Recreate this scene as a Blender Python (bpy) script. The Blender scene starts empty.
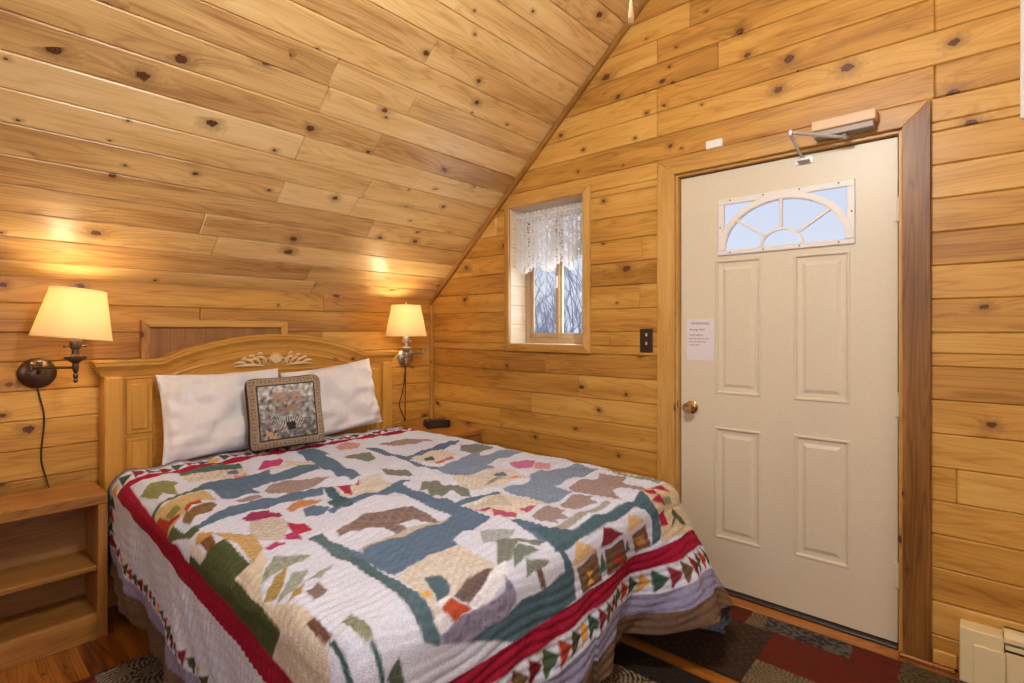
import bpy, bmesh, math, random
import numpy as np
from mathutils import Vector, Matrix, noise as mnoise

S = bpy.context.scene
COL = S.collection
PI = math.pi
rnd = random.Random(7)

# ------------------------------------------------------------------ camera
CX, CY, CZ = -2.641, -3.173, 1.307
cam_d = bpy.data.cameras.new('camera')
cam = bpy.data.objects.new('camera', cam_d)
COL.objects.link(cam)
cam.location = (CX, CY, CZ)
cam.rotation_euler = (PI/2, 0, -math.radians(90 - 41.612))
cam_d.sensor_width = 36
cam_d.lens = 528.1/1024*36
cam_d.shift_y = -(341.5-329.65)/1024
cam_d.clip_start = .02
S.camera = cam
S.view_settings.view_transform = 'Standard'
S.view_settings.look = 'None'
S.view_settings.gamma = 1
S.view_settings.use_curve_mapping = False
S.view_settings.exposure = 0.03

# ------------------------------------------------------------------ sky
w = bpy.data.worlds.new('sky'); S.world = w; w.use_nodes = True
bg = w.node_tree.nodes['Background']
_t = w.node_tree
_tc = _t.nodes.new('ShaderNodeTexCoord'); _sp = _t.nodes.new('ShaderNodeSeparateXYZ'); _cr = _t.nodes.new('ShaderNodeValToRGB')
_t.links.new(_tc.outputs['Generated'], _sp.inputs[0]); _t.links.new(_sp.outputs[2], _cr.inputs[0]); _t.links.new(_cr.outputs[0], bg.inputs['Color'])
_cr.color_ramp.elements[0].position = .08; _cr.color_ramp.elements[0].color = (.80, .86, 1, 1)
_cr.color_ramp.elements[1].position = .62; _cr.color_ramp.elements[1].color = (.50, .62, .95, 1)
bg.inputs['Strength'].default_value = .92

def light(name, kind, loc, energy, color=(1, 1, 1), size=.1, rot=(0, 0, 0), size_y=None):
    d = bpy.data.lights.new(name, kind); d.energy = energy; d.color = color
    if kind == 'AREA':
        d.size = size
        if size_y: d.shape = 'RECTANGLE'; d.size_y = size_y
    else:
        d.shadow_soft_size = size
    o = bpy.data.objects.new(name, d); COL.objects.link(o)
    o.location = loc; o.rotation_euler = rot
    return o
# added fill lights just inside the unseen rear and near walls
light('fill_rear', 'AREA', (-2.3, -5.1, 1.75), 32, (.94, .97, 1), 2.0, (PI/2, 0, 0), 1.3)
light('fill_near', 'AREA', (-4.5, -2.6, 1.75), 11, (.94, .97, 1), 1.8, (PI/2, 0, -PI/2), 1.2)
# daylight through the small side window and the door light
light('daylight_side', 'AREA', (.24, -1.1, 1.48), 4, (.88, .94, 1), .5, (0, PI/2, math.radians(-38)), .5)

# ------------------------------------------------------------------ materials
def hexc(r, g, b):
    f = lambda c: ((c/255+.055)/1.055)**2.4 if c/255 > .04045 else c/255/12.92
    return (f(r), f(g), f(b), 1)

class NT:
    def __init__(s, name):
        s.m = bpy.data.materials.new(name); s.m.use_nodes = True
        s.t = s.m.node_tree; s.b = s.t.nodes['Principled BSDF']
    def n(s, typ, **k):
        o = s.t.nodes.new(typ)
        for a, v in k.items(): setattr(o, a, v)
        return o
    def l(s, a, b): s.t.links.new(a, b)
    def math(s, op, a, b=None, c=None):
        o = s.n('ShaderNodeMath', operation=op)
        for i, v in enumerate((a, b, c)):
            if v is None: continue
            if isinstance(v, (int, float)): o.inputs[i].default_value = v
            else: s.l(v, o.inputs[i])
        return o.outputs[0]
    def mix(s, fac, a, b, mode='MIX'):
        o = s.n('ShaderNodeMix', data_type='RGBA', blend_type=mode)
        for i, v in ((0, fac), (6, a), (7, b)):
            if isinstance(v, (int, float, tuple)): o.inputs[i].default_value = v
            else: s.l(v, o.inputs[i])
        return o.outputs[2]
    def ramp(s, fac, stops):
        o = s.n('ShaderNodeValToRGB'); e = o.color_ramp.elements
        e[0].position, e[0].color = stops[0]; e[1].position, e[1].color = stops[-1]
        for p, c in stops[1:-1]:
            x = e.new(p); x.color = c
        s.l(fac, o.inputs[0]); return o.outputs[0]
    def set(s, **k):
        for a, v in k.items():
            i = s.b.inputs[a.replace('_', ' ')]
            if isinstance(v, (int, float, tuple)): i.default_value = v
            else: s.l(v, i)
        return s.m
    def bump(s, h, strength=.3, dist=.002):
        o = s.n('ShaderNodeBump'); o.inputs['Strength'].default_value = strength; o.inputs['Distance'].default_value = dist
        s.l(h, o.inputs['Height']); s.l(o.outputs[0], s.b.inputs['Normal'])

def wood(name, light_c, mid_c, dark_c, knots=.0, rough=.38, contrast=1, var=.6, spec=.5, ksize=1.0):
    """grain runs along attribute bc.x; bc.z is a number per board"""
    N = NT(name)
    at = N.n('ShaderNodeAttribute', attribute_name='bc')
    sp = N.n('ShaderNodeSeparateXYZ'); N.l(at.outputs['Vector'], sp.inputs[0])
    x, y, z = sp.outputs
    # knots
    cv = N.n('ShaderNodeCombineXYZ'); N.l(N.math('MULTIPLY', x, 3.2), cv.inputs[0])
    N.l(N.math('MULTIPLY', y, 9), cv.inputs[1]); N.l(N.math('MULTIPLY', z, 31.7), cv.inputs[2])
    vo = N.n('ShaderNodeTexVoronoi', feature='F1'); vo.inputs['Scale'].default_value = 1; vo.inputs['Randomness'].default_value = .9
    N.l(cv.outputs[0], vo.inputs['Vector'])
    ps = N.n('ShaderNodeSeparateXYZ'); N.l(vo.outputs['Position'], ps.inputs[0])
    sc = N.n('ShaderNodeSeparateColor'); N.l(vo.outputs['Color'], sc.inputs[0])
    has = N.math('GREATER_THAN', sc.outputs[0], 1-knots)
    dx = N.math('SUBTRACT', x, N.math('DIVIDE', ps.outputs[0], 3.2))
    dy = N.math('SUBTRACT', y, N.math('DIVIDE', ps.outputs[1], 9))
    rx = N.math('MULTIPLY', dx, .72)
    rr = N.math('SQRT', N.math('ADD', N.math('MULTIPLY', rx, rx), N.math('MULTIPLY', dy, dy)))
    kn = N.n('ShaderNodeTexNoise'); kn.inputs['Scale'].default_value = 60; kn.inputs['Detail'].default_value = 2; N.l(at.outputs['Vector'], kn.inputs['Vector'])
    rr = N.math('MULTIPLY', rr, N.math('MULTIPLY_ADD', kn.outputs['Fac'], 1.3, .35))
    ksz = N.math('MULTIPLY_ADD', N.math('POWER', sc.outputs[1], 1.8), .013*ksize, .0042*ksize)
    k = N.math('DIVIDE', rr, ksz)                       # 1 at the knot rim
    kfar = N.math('ADD', k, N.math('MULTIPLY', N.math('SUBTRACT', 1, has), 50))
    # deflection of the grain around the knot
    lx = N.math('MULTIPLY', dx, .35)
    r2 = N.math('SQRT', N.math('ADD', N.math('MULTIPLY', lx, lx), N.math('MULTIPLY', dy, dy)))
    ex = N.math('MULTIPLY', N.math('EXPONENT', N.math('MULTIPLY', N.math('DIVIDE', r2, ksz), -.55)), has)
    yy = N.math('MULTIPLY_ADD', ex, N.math('MULTIPLY', ksz, 4.5), y)
    # growth figure
    g = N.n('ShaderNodeCombineXYZ'); N.l(N.math('MULTIPLY', x, .9), g.inputs[0]); N.l(N.math('MULTIPLY', yy, 11), g.inputs[1])
    N.l(N.math('MULTIPLY', z, 17.3), g.inputs[2])
    n1 = N.n('ShaderNodeTexNoise'); n1.inputs['Scale'].default_value = 1; n1.inputs['Detail'].default_value = 1.5
    N.l(g.outputs[0], n1.inputs['Vector'])
    bands = N.math('SINE', N.math('MULTIPLY', n1.outputs['Fac'], 95))
    bands = N.math('MULTIPLY_ADD', bands, .5, .5)
    g2 = N.n('ShaderNodeCombineXYZ'); N.l(N.math('MULTIPLY', x, 5), g2.inputs[0]); N.l(N.math('MULTIPLY', yy, 260), g2.inputs[1])
    N.l(N.math('MULTIPLY', z, 7.1), g2.inputs[2])
    n2 = N.n('ShaderNodeTexNoise'); n2.inputs['Scale'].default_value = 1; n2.inputs['Detail'].default_value = 3
    N.l(g2.outputs[0], n2.inputs['Vector'])
    g3 = N.n('ShaderNodeCombineXYZ'); N.l(N.math('MULTIPLY', x, 1.6), g3.inputs[0]); N.l(N.math('MULTIPLY', yy, 14), g3.inputs[1])
    N.l(N.math('MULTIPLY', z, 3.9), g3.inputs[2])
    n3 = N.n('ShaderNodeTexNoise'); n3.inputs['Scale'].default_value = 1; n3.inputs['Detail'].default_value = 2
    N.l(g3.outputs[0], n3.inputs['Vector'])
    wn = N.n('ShaderNodeTexWhiteNoise', noise_dimensions='1D'); N.l(z, wn.inputs['W'])
    f = N.math('MULTIPLY', N.math('POWER', bands, 4), .20*contrast)
    f = N.math('ADD', f, N.math('MULTIPLY', N.math('SUBTRACT', n2.outputs['Fac'], .5), .45*contrast))
    f = N.math('ADD', f, N.math('MULTIPLY', N.math('SUBTRACT', n3.outputs['Fac'], .45), 1.1*contrast))
    f = N.math('ADD', f, N.math('MULTIPLY', N.math('SUBTRACT', wn.outputs['Value'], .5), var))
    f = N.math('ADD', f, .38)
    c = N.ramp(f, [(0, light_c), (.45, mid_c), (1, dark_c)])
    if knots > 0:
        halo = N.ramp(kfar, [(0, (1, 1, 1, 1)), (1, (0, 0, 0, 1))])
        hk = N.n('ShaderNodeMapRange'); hk.inputs[1].default_value = 1; hk.inputs[2].default_value = 3.6
        hk.inputs[3].default_value = .55; hk.inputs[4].default_value = 0; N.l(kfar, hk.inputs[0])
        c = N.mix(hk.outputs[0], c, tuple(a*.62 for a in dark_c[:3])+(1,))
        kk = N.n('ShaderNodeMapRange'); kk.inputs[1].default_value = .85; kk.inputs[2].default_value = 1.15
        kk.inputs[3].default_value = 1; kk.inputs[4].default_value = 0; N.l(kfar, kk.inputs[0])
        ring = N.math('MULTIPLY_ADD', N.math('SINE', N.math('MULTIPLY', kfar, 14)), .5, .5)
        kc = N.mix(ring, hexc(66, 34, 18), hexc(120, 70, 38))
        c = N.mix(kk.outputs[0], c, kc)
    N.set(Base_Color=c, Roughness=rough, Specular_IOR_Level=spec)
    N.bump(n2.outputs['Fac'], .06, .002)
    return N.m

def plain(name, col, rough=.5, metal=0, bump=0, bscale=200, **k):
    N = NT(name)
    n = N.n('ShaderNodeTexNoise'); n.inputs['Scale'].default_value = bscale; n.inputs['Detail'].default_value = 3
    tc = N.n('ShaderNodeTexCoord'); N.l(tc.outputs['Object'], n.inputs['Vector'])
    c = N.mix(n.outputs['Fac'], tuple(a*.93 for a in col[:3])+(1,), tuple(min(1, a*1.05) for a in col[:3])+(1,))
    N.set(Base_Color=c, Roughness=rough, Metallic=metal)
    if bump: N.bump(n.outputs['Fac'], bump, .003)
    for a, v in k.items(): N.b.inputs[a.replace('_', ' ')].default_value = v
    return N.m

PL, PM, PD = hexc(226, 182, 100), hexc(206, 154, 70), hexc(152, 100, 40)
M = {}
M['wall'] = wood('pine_wall', PL, PM, PD, knots=.30, rough=.42)
M['ceil'] = wood('pine_ceiling', hexc(240, 212, 156), hexc(224, 186, 122), hexc(168, 122, 70), knots=.33, rough=.34)
M['trim'] = wood('pine_trim', hexc(222, 180, 106), hexc(202, 154, 78), hexc(156, 106, 48), knots=.22, rough=.4, ksize=.8)
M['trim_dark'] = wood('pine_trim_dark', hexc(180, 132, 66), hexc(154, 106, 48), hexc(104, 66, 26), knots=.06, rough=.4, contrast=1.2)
M['bed'] = wood('headboard_pine', hexc(226, 176, 90), hexc(208, 154, 68), hexc(166, 110, 42), knots=.16, rough=.33, contrast=.6, var=.25)
M['panel'] = wood('dark_panel_oak', hexc(184, 142, 88), hexc(164, 118, 66), hexc(124, 82, 42), knots=0, rough=.5, contrast=.9, var=.2)
M['oak'] = wood('oak', hexc(196, 146, 80), hexc(172, 120, 58), hexc(124, 78, 34), knots=0, rough=.4, contrast=1.0, var=.2)
M['floor'] = wood('laminate_floor', hexc(196, 132, 54), hexc(166, 100, 34), hexc(84, 44, 14), knots=.05, rough=.28, contrast=1.4, var=.5)
M['gap'] = plain('dark_gap', hexc(60, 34, 16), .9)
M['log'] = wood('pale_log', hexc(244, 232, 214), hexc(236, 218, 190), hexc(212, 180, 140), knots=.1, rough=.6, contrast=.7, var=.2)
M['winframe'] = wood('window_frame_wood', hexc(208, 178, 138), hexc(188, 156, 116), hexc(146, 114, 80), rough=.45, contrast=.5, var=.2)
M['door'] = plain('door_paint', hexc(226, 217, 194), .38, bump=.05, bscale=90)
M['white'] = plain('white_plastic', hexc(238, 236, 232), .4)
M['ivory'] = plain('ivory_enamel', hexc(238, 222, 176), .35)
M['bronze'] = plain('bronze', hexc(104, 86, 72), .3, .8)
M['brass'] = plain('brass', hexc(206, 176, 120), .2, 1)
M['steel'] = plain('steel', hexc(200, 198, 196), .28, 1)
M['arm'] = plain('silver_paint', hexc(206, 204, 204), .35, .35)
M['greymetal'] = plain('grey_metal', hexc(150, 140, 130), .5, .3)
M['black'] = plain('black_plastic', hexc(34, 28, 24), .3)
M['brown'] = plain('brown_plastic', hexc(58, 42, 32), .35)
M['cord'] = plain('cord_rubber', hexc(54, 40, 28), .5)
M['beige'] = plain('closer_cover', hexc(226, 192, 150), .45)
M['paper'] = plain('paper', hexc(232, 226, 234), .8)
M['ink'] = plain('ink', hexc(70, 66, 80), .8)
M['snow'] = plain('snow', hexc(240, 243, 250), .8)
M['twig'] = plain('twig', hexc(170, 174, 184), .9)
M['pillow'] = plain('pillow_cotton', hexc(238, 238, 242), .85, bump=.1, bscale=60)
M['sheet'] = plain('sheet_cotton', hexc(238, 228, 208), .85)
M['tick'] = plain('mattress_ticking', hexc(216, 206, 190), .85)
M['tip'] = plain('pale_wood_knob', hexc(236, 206, 156), .4)
M['backing'] = plain('quilt_backing', hexc(136, 142, 172), .85, bump=.2, bscale=120)

def glass():
    N = NT('window_glass'); t = N.t
    tr = N.n('ShaderNodeBsdfTransparent'); gl = N.n('ShaderNodeBsdfGlossy'); gl.inputs['Roughness'].default_value = .03
    fr = N.n('ShaderNodeFresnel'); fr.inputs['IOR'].default_value = 1.3
    mx = N.n('ShaderNodeMixShader'); N.l(fr.outputs[0], mx.inputs[0]); N.l(tr.outputs[0], mx.inputs[1]); N.l(gl.outputs[0], mx.inputs[2])
    N.l(mx.outputs[0], t.nodes['Material Output'].inputs[0]); return N.m
M['glass'] = glass()

def shade_mat():
    N = NT('linen_shade'); t = N.t
    tc = N.n('ShaderNodeTexCoord'); mp = N.n('ShaderNodeMapping'); mp.inputs['Scale'].default_value = (300, 300, 900)
    N.l(tc.outputs['Object'], mp.inputs[0]); no = N.n('ShaderNodeTexNoise'); N.l(mp.outputs[0], no.inputs['Vector']); no.inputs['Scale'].default_value = 1
    c = N.mix(no.outputs['Fac'], hexc(244, 226, 186), hexc(252, 240, 212))
    d = N.n('ShaderNodeBsdfDiffuse'); tr = N.n('ShaderNodeBsdfTranslucent')
    N.l(c, d.inputs[0]); N.l(c, tr.inputs[0])
    mx = N.n('ShaderNodeMixShader'); mx.inputs[0].default_value = .45
    N.l(d.outputs[0], mx.inputs[1]); N.l(tr.outputs[0], mx.inputs[2]); N.l(mx.outputs[0], t.nodes['Material Output'].inputs[0])
    return N.m
M['shade'] = shade_mat()

def glow(name, col, st):
    N = NT(name); N.set(Base_Color=col, Emission_Color=col, Emission_Strength=st); return N.m
M['bulb'] = glow('lit_bulb', (1, .78, .45, 1), 12)
M['globe'] = glow('lit_globe', (1, .86, .66, 1), 6)

def painted(name, rough=.9, nscale=230, amp=.17, bump=.8, fibre=False):
    """woven cloth whose colours are stored on the mesh (the dyed pattern)"""
    N = NT(name)
    at = N.n('ShaderNodeAttribute', attribute_name='dye')
    tc = N.n('ShaderNodeTexCoord'); no = N.n('ShaderNodeTexNoise'); no.inputs['Scale'].default_value = nscale; no.inputs['Detail'].default_value = 2
    N.l(tc.outputs['Object'], no.inputs['Vector'])
    v = N.math('MULTIPLY_ADD', N.math('SUBTRACT', no.outputs['Fac'], .5), amp*4, 1)
    hs = N.n('ShaderNodeVectorMath', operation='SCALE'); N.l(at.outputs['Color'], hs.inputs[0]); N.l(v, hs.inputs[3])
    N.set(Base_Color=hs.outputs[0], Roughness=rough, Specular_IOR_Level=.2)
    N.bump(no.outputs['Fac'], bump, .002); return N.m
M['quilt'] = painted('quilt_cotton')
M['rug'] = painted('rug_pile', 1, 420, .16, .6)
M['tapestry'] = painted('tapestry', .9, 500, .12, .3)

def lace():
    N = NT('lace'); t = N.t
    at = N.n('ShaderNodeAttribute', attribute_name='bc')
    vo = N.n('ShaderNodeTexVoronoi', feature='DISTANCE_TO_EDGE'); vo.inputs['Scale'].default_value = 75
    N.l(at.outputs['Vector'], vo.inputs['Vector'])
    no = N.n('ShaderNodeTexNoise'); no.inputs['Scale'].default_value = 22; N.l(at.outputs['Vector'], no.inputs['Vector'])
    thr = N.math('MULTIPLY_ADD', no.outputs['Fac'], .55, -.10)
    hole = N.math('GREATER_THAN', vo.outputs[0], thr)
    sp = N.n('ShaderNodeSeparateXYZ'); N.l(at.outputs['Vector'], sp.inputs[0])
    hole = N.math('MULTIPLY', hole, sp.outputs[2])
    d = N.n('ShaderNodeBsdfDiffuse'); tr = N.n('ShaderNodeBsdfTranslucent'); d.inputs[0].default_value = tr.inputs[0].default_value = hexc(246, 244, 240)
    m1 = N.n('ShaderNodeMixShader'); m1.inputs[0].default_value = .5; N.l(d.outputs[0], m1.inputs[1]); N.l(tr.outputs[0], m1.inputs[2])
    tp = N.n('ShaderNodeBsdfTransparent'); m2 = N.n('ShaderNodeMixShader'); N.l(hole, m2.inputs[0]); N.l(m1.outputs[0], m2.inputs[1]); N.l(tp.outputs[0], m2.inputs[2])
    N.l(m2.outputs[0], t.nodes['Material Output'].inputs[0]); return N.m
M['lace'] = lace()

# ------------------------------------------------------------------ mesh helpers
AX = {'x': (0, 1, 2), 'y': (1, 2, 0), 'z': (2, 0, 1)}
class MB:
    def __init__(s):
        s.bm = bmesh.new(); s.l = s.bm.verts.layers.float_vector.new('bc'); s.k = 0
    def _tag(s, vs, axis, seed=None):
        if seed is None: seed = rnd.random()*50
        i, j, k = AX[axis]
        if axis == 'x': f = lambda c: (c.x, c.z+c.y*.7)
        elif axis == 'y': f = lambda c: (c.y, c.z+c.x*.7)
        else: f = lambda c: (c.z, c.x+c.y)
        for v in vs:
            a, b = f(v.co); v[s.l] = (a+seed*3, b, seed)
    def box(s, lo, hi, axis='x', bev=0, seed=None, mat=None, seg=1):
        lo = Vector(lo); hi = Vector(hi)
        vs = [s.bm.verts.new((x, y, z)) for x in (lo.x, hi.x) for y in (lo.y, hi.y) for z in (lo.z, hi.z)]
        fs = [s.bm.faces.new([vs[i] for i in q]) for q in ((0, 1, 3, 2), (4, 6, 7, 5), (0, 4, 5, 1), (2, 3, 7, 6), (0, 2, 6, 4), (1, 5, 7, 3))]
        if bev:
            es = list({e for f in fs for e in f.edges})
            r = bmesh.ops.bevel(s.bm, geom=es, offset=bev, segments=seg, affect='EDGES', profile=.5)
            vs = list({v for f in r['faces'] for v in f.verts} | {v for v in vs if v.is_valid})
        s._tag(vs, axis, seed)
        if mat is not None:
            for v in vs: v.co = mat @ v.co
        return vs
    def prism(s, pts, axis_dir, h, axis='x', seed=None, bev=0):
        """pts: list of 3-D points of a planar outline, extruded by vector axis_dir*h"""
        d = Vector(axis_dir)*h
        a = [s.bm.verts.new(p) for p in pts]; b = [s.bm.verts.new(Vector(p)+d) for p in pts]
        n = len(pts)
        fs = [s.bm.faces.new(a), s.bm.faces.new(b[::-1])]
        for i in range(n): fs.append(s.bm.faces.new((a[i], b[i], b[(i+1) % n], a[(i+1) % n])))
        vs = a+b
        if bev:
            es = list({e for f in fs for e in f.edges})
            r = bmesh.ops.bevel(s.bm, geom=es, offset=bev, segments=1, affect='EDGES', profile=.5)
            vs = list({v for f in r['faces'] for v in f.verts} | {v for v in vs if v.is_valid})
        s._tag(vs, axis, seed); return vs
    def tube(s, pts, r, n=8, axis='z', closed=False, caps=True):
        pts = [Vector(p) for p in pts]; rings = []; up = None
        for i, p in enumerate(pts):
            t = (pts[min(i+1, len(pts)-1)]-pts[max(i-1, 0)]).normalized()
            if up is None: up = t.orthogonal().normalized()
            up = (up - t*up.dot(t)).normalized(); sd = t.cross(up)
            ri = r[i] if isinstance(r, (list, tuple)) else r
            rings.append([s.bm.verts.new(p+(up*math.cos(2*PI*k/n)+sd*math.sin(2*PI*k/n))*ri) for k in range(n)])
        for a, b in zip(rings, rings[1:]):
            for k in range(n): s.bm.faces.new((a[k], a[(k+1) % n], b[(k+1) % n], b[k]))
        if caps: s.bm.faces.new(rings[0][::-1]); s.bm.faces.new(rings[-1])
        vs = [v for q in rings for v in q]; s._tag(vs, axis); return vs
    def lathe(s, prof, c=(0, 0, 0), n=24, mat=None, close=True):
        """prof: (radius, height) list, around local z"""
        rings = []; vs = []
        for r, h in prof:
            if r < 1e-6:
                v = s.bm.verts.new((0, 0, h)); rings.append([v]); vs.append(v)
            else:
                q = [s.bm.verts.new((r*math.cos(2*PI*k/n), r*math.sin(2*PI*k/n), h)) for k in range(n)]
                rings.append(q); vs += q
        for a, b in zip(rings, rings[1:]):
            for k in range(n):
                k2 = (k+1) % n
                if len(a) == 1 and len(b) == 1: continue
                if len(a) == 1: s.bm.faces.new((a[0], b[k2], b[k]))
                elif len(b) == 1: s.bm.faces.new((a[k], a[k2], b[0]))
                else: s.bm.faces.new((a[k], a[k2], b[k2], b[k]))
        if close:
            if len(rings[0]) > 1: s.bm.faces.new(rings[0][::-1])
            if len(rings[-1]) > 1: s.bm.faces.new(rings[-1])
        T = (Matrix.Translation(c) @ mat) if mat is not None else Matrix.Translation(c)
        for v in vs: v.co = T @ v.co
        s._tag(vs, 'z'); return vs
    def grid(s, P, close_u=False):
        """P[i][j] points -> quad sheet"""
        V = [[s.bm.verts.new(p) for p in row] for row in P]
        for i in range(len(V)-1):
            for j in range(len(V[0])-1): s.bm.faces.new((V[i][j], V[i+1][j], V[i+1][j+1], V[i][j+1]))
        vs = [v for r in V for v in r]; s._tag(vs, 'x'); return V
    def strip(s, outer, inner, z0, z1, plane):
        """flat band between two open outlines (2-D), thick from z0 to z1; plane(a,b,c)->xyz"""
        n = len(outer); q = []
        for pts in (outer, inner):
            for z in (z0, z1): q.append([s.bm.verts.new(plane(a, b, z)) for a, b in pts])
        o0, o1, i0, i1 = q
        for k in range(n-1):
            for A, B in ((o1, i1), (i0, o0), (o0, o1), (i1, i0)):
                s.bm.faces.new((A[k], A[k+1], B[k+1], B[k]))
        s.bm.faces.new((o0[0], i0[0], i1[0], o1[0])); s.bm.faces.new((o0[-1], o1[-1], i1[-1], i0[-1]))
        s._tag([v for r in q for v in r], 'y')
    def build(s, name, mat, parent=None, smooth=False, loc=None, kind=None, label=None, sharp=35):
        bmesh.ops.recalc_face_normals(s.bm, faces=s.bm.faces[:])
        me = bpy.data.meshes.new(name)
        if loc is not None: bmesh.ops.translate(s.bm, verts=s.bm.verts[:], vec=-Vector(loc))
        if smooth:
            for f in s.bm.faces: f.smooth = True
            for e in s.bm.edges:
                if len(e.link_faces) == 2 and e.calc_face_angle(0) > math.radians(sharp): e.smooth = False
        s.bm.to_mesh(me); s.bm.free()
        o = bpy.data.objects.new(name, me); COL.objects.link(o)
        if loc is not None: o.location = loc
        for m in (mat if isinstance(mat, list) else [mat]): me.materials.append(m)
        if parent: o.parent = parent; o.matrix_parent_inverse = Matrix.Translation(-Vector(wloc(parent)))
        if kind: o['kind'] = kind
        if label: o['label'] = label
        return o

def wloc(o):
    v = Vector(o.location)
    while o.parent: o = o.parent; v = v  # parents are kept unrotated; see thing()
    return v

def thing(name, label, cat, loc=(0, 0, 0), group=None, kind=None):
    o = bpy.data.objects.new(name, None); o.location = loc; o.empty_display_size = .1; COL.objects.link(o)
    if label: o['label'] = label
    if cat: o['category'] = cat
    if group: o['group'] = group
    if kind: o['kind'] = kind
    return o
def tag(o, label, cat, group=None):
    o['label'] = label; o['category'] = cat
    if group: o['group'] = group
    return o
def tree_copy(src, loc, label=None, group=None):
    r = src.copy(); COL.objects.link(r); r.location = loc
    if label: r['label'] = label
    if group: r['group'] = group
    for ch in list(src.children):
        c = ch.copy(); COL.objects.link(c); c.parent = r
        for g in list(ch.children):
            d = g.copy(); COL.objects.link(d); d.parent = c
    return r

# ------------------------------------------------------------------ room shell
KZ, SL = 1.536, .875          # knee wall height, roof slope
RY, = (-2.62,)                # ridge
RZ = KZ - SL*RY
YR, XL = 2*RY, -4.62          # rear wall, near wall

def board_field(mb, u0, u1, v0, v1, pitch, off, holes, put, joints=(), auto=True, thick=.018):
    """rows of boards; u along boards, v across; put(ua,ub,va,vb,seed)"""
    k = math.floor((v0-off)/pitch)
    row = 0
    while off+k*pitch < v1-1e-4:
        a, b = max(off+k*pitch, v0), min(off+(k+1)*pitch, v1); mid = (a+b)/2
        js = [j for (j, z) in joints if a <= z < b]
        if auto and not js:
            js = []
            p = u0+rnd.uniform(.4, 2.2)
            while p < u1-.4: js.append(p); p += rnd.uniform(1.3, 2.9)
        cuts = [u0]+sorted(js)+[u1]
        vs = sorted({a, b}|{h for q in holes for h in q[2:] if a+.004 < h < b-.004})
        for ua, ub in zip(cuts, cuts[1:]):
            seed = rnd.random()*40
            for va, vb in zip(vs, vs[1:]):
                m = (va+vb)/2
                segs = [(ua, ub)]
                for h in holes:
                    if h[2] < m < h[3]:
                        ns = []
                        for p, q in segs:
                            if h[1] <= p or h[0] >= q: ns.append((p, q)); continue
                            if h[0] > p: ns.append((p, h[0]))
                            if h[1] < q: ns.append((h[1], q))
                        segs = ns
                for p, q in segs:
                    if q-p > .01: put(p, q, va, vb, seed)
        k += 1

def clip_gable(mb):
    for sgn in (1, -1):
        # planes z = KZ - SL*y (y<RY side mirrored)
        if sgn == 1: co, no = (0, 0, KZ), Vector((0, SL, 1))
        else: co, no = (0, 2*RY, KZ), Vector((0, -SL, 1))
        g = mb.bm.verts[:]+mb.bm.edges[:]+mb.bm.faces[:]
        bmesh.ops.bisect_plane(mb.bm, geom=g, plane_co=co, plane_no=no.normalized(), clear_outer=True)

WPIT, WOFF = .131, .1155-.0
DOORH = (-2.935, -1.975, 0, 2.117)
WINH = (-1.402, -.815, 1.214, 2.117)
# door wall (x = 0)
mb = MB()
jt = [(-1.87, 2.542), (-1.87, 2.811), (-1.87, 2.38), (-3.038, 2.517), (-3.038, 2.263), (-1.107, 1.05), (-2.053, 2.901), (-1.90, 2.2), (-1.36, .96)]
board_field(mb, YR, 0, 0, RZ, WPIT, WOFF, [DOORH, WINH],
            lambda a, b, c, d, s: mb.box((0, a+.0006, c+.0009), (.018, b-.0006, d-.0009), 'y', .0045, s), jt)
for h in ((YR-.15, DOORH[0], 0, RZ+.1), (DOORH[0], DOORH[1], DOORH[3], RZ+.1), (DOORH[1], WINH[0], 0, RZ+.1), (WINH[0], WINH[1], 0, WINH[2]),
          (WINH[0], WINH[1], WINH[3], RZ+.1), (WINH[1], .15, 0, RZ+.1)):
    mb.box((.0175, h[0], h[2]), (.19, h[1], h[3]), 'y')
clip_gable(mb)
o = mb.build('wall_right', M['wall'], kind='structure')
# headboard wall (y = 0)
mb = MB()
board_field(mb, XL, 0, 0, KZ+.012, WPIT, WOFF+.0, [], lambda a, b, c, d, s: mb.box((a+.0006, 0, c+.0009), (b-.0006, .018, d-.0009), 'x', .0045, s), [(-1.62, 1.36), (-.9, 1.49)])
mb.box((XL, .0175, 0), (.0, .15, KZ+.012), 'x')
mb.build('wall_left', M['wall'], kind='structure')
# rear wall (behind the camera) and near wall, each with an opening for an added window
def opening_wall(name, rect, put, u0, u1, win, gable):
    mb = MB()
    board_field(mb, u0, u1, 0, RZ if gable else KZ+.012, WPIT, WOFF, [win], lambda a, b, c, d, s: put(mb, a, b, c, d, s))
    if gable: clip_gable(mb)
    return mb.build(name, M['wall'], kind='structure')
RW = (-3.25, -1.35, .95, 1.53)
opening_wall('wall_rear', None, lambda mb, a, b, c, d, s: mb.box((a, YR-.1, c), (b, YR, d), 'x', .003, s), XL, 0, (-3.3, -1.3, 1.1, 2.4), False)
opening_wall('wall_near', None, lambda mb, a, b, c, d, s: mb.box((XL-.1, a, c), (XL, b, d), 'y', .003, s), YR, 0, (-3.5, -1.7, 1.15, 2.35), True)

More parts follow.
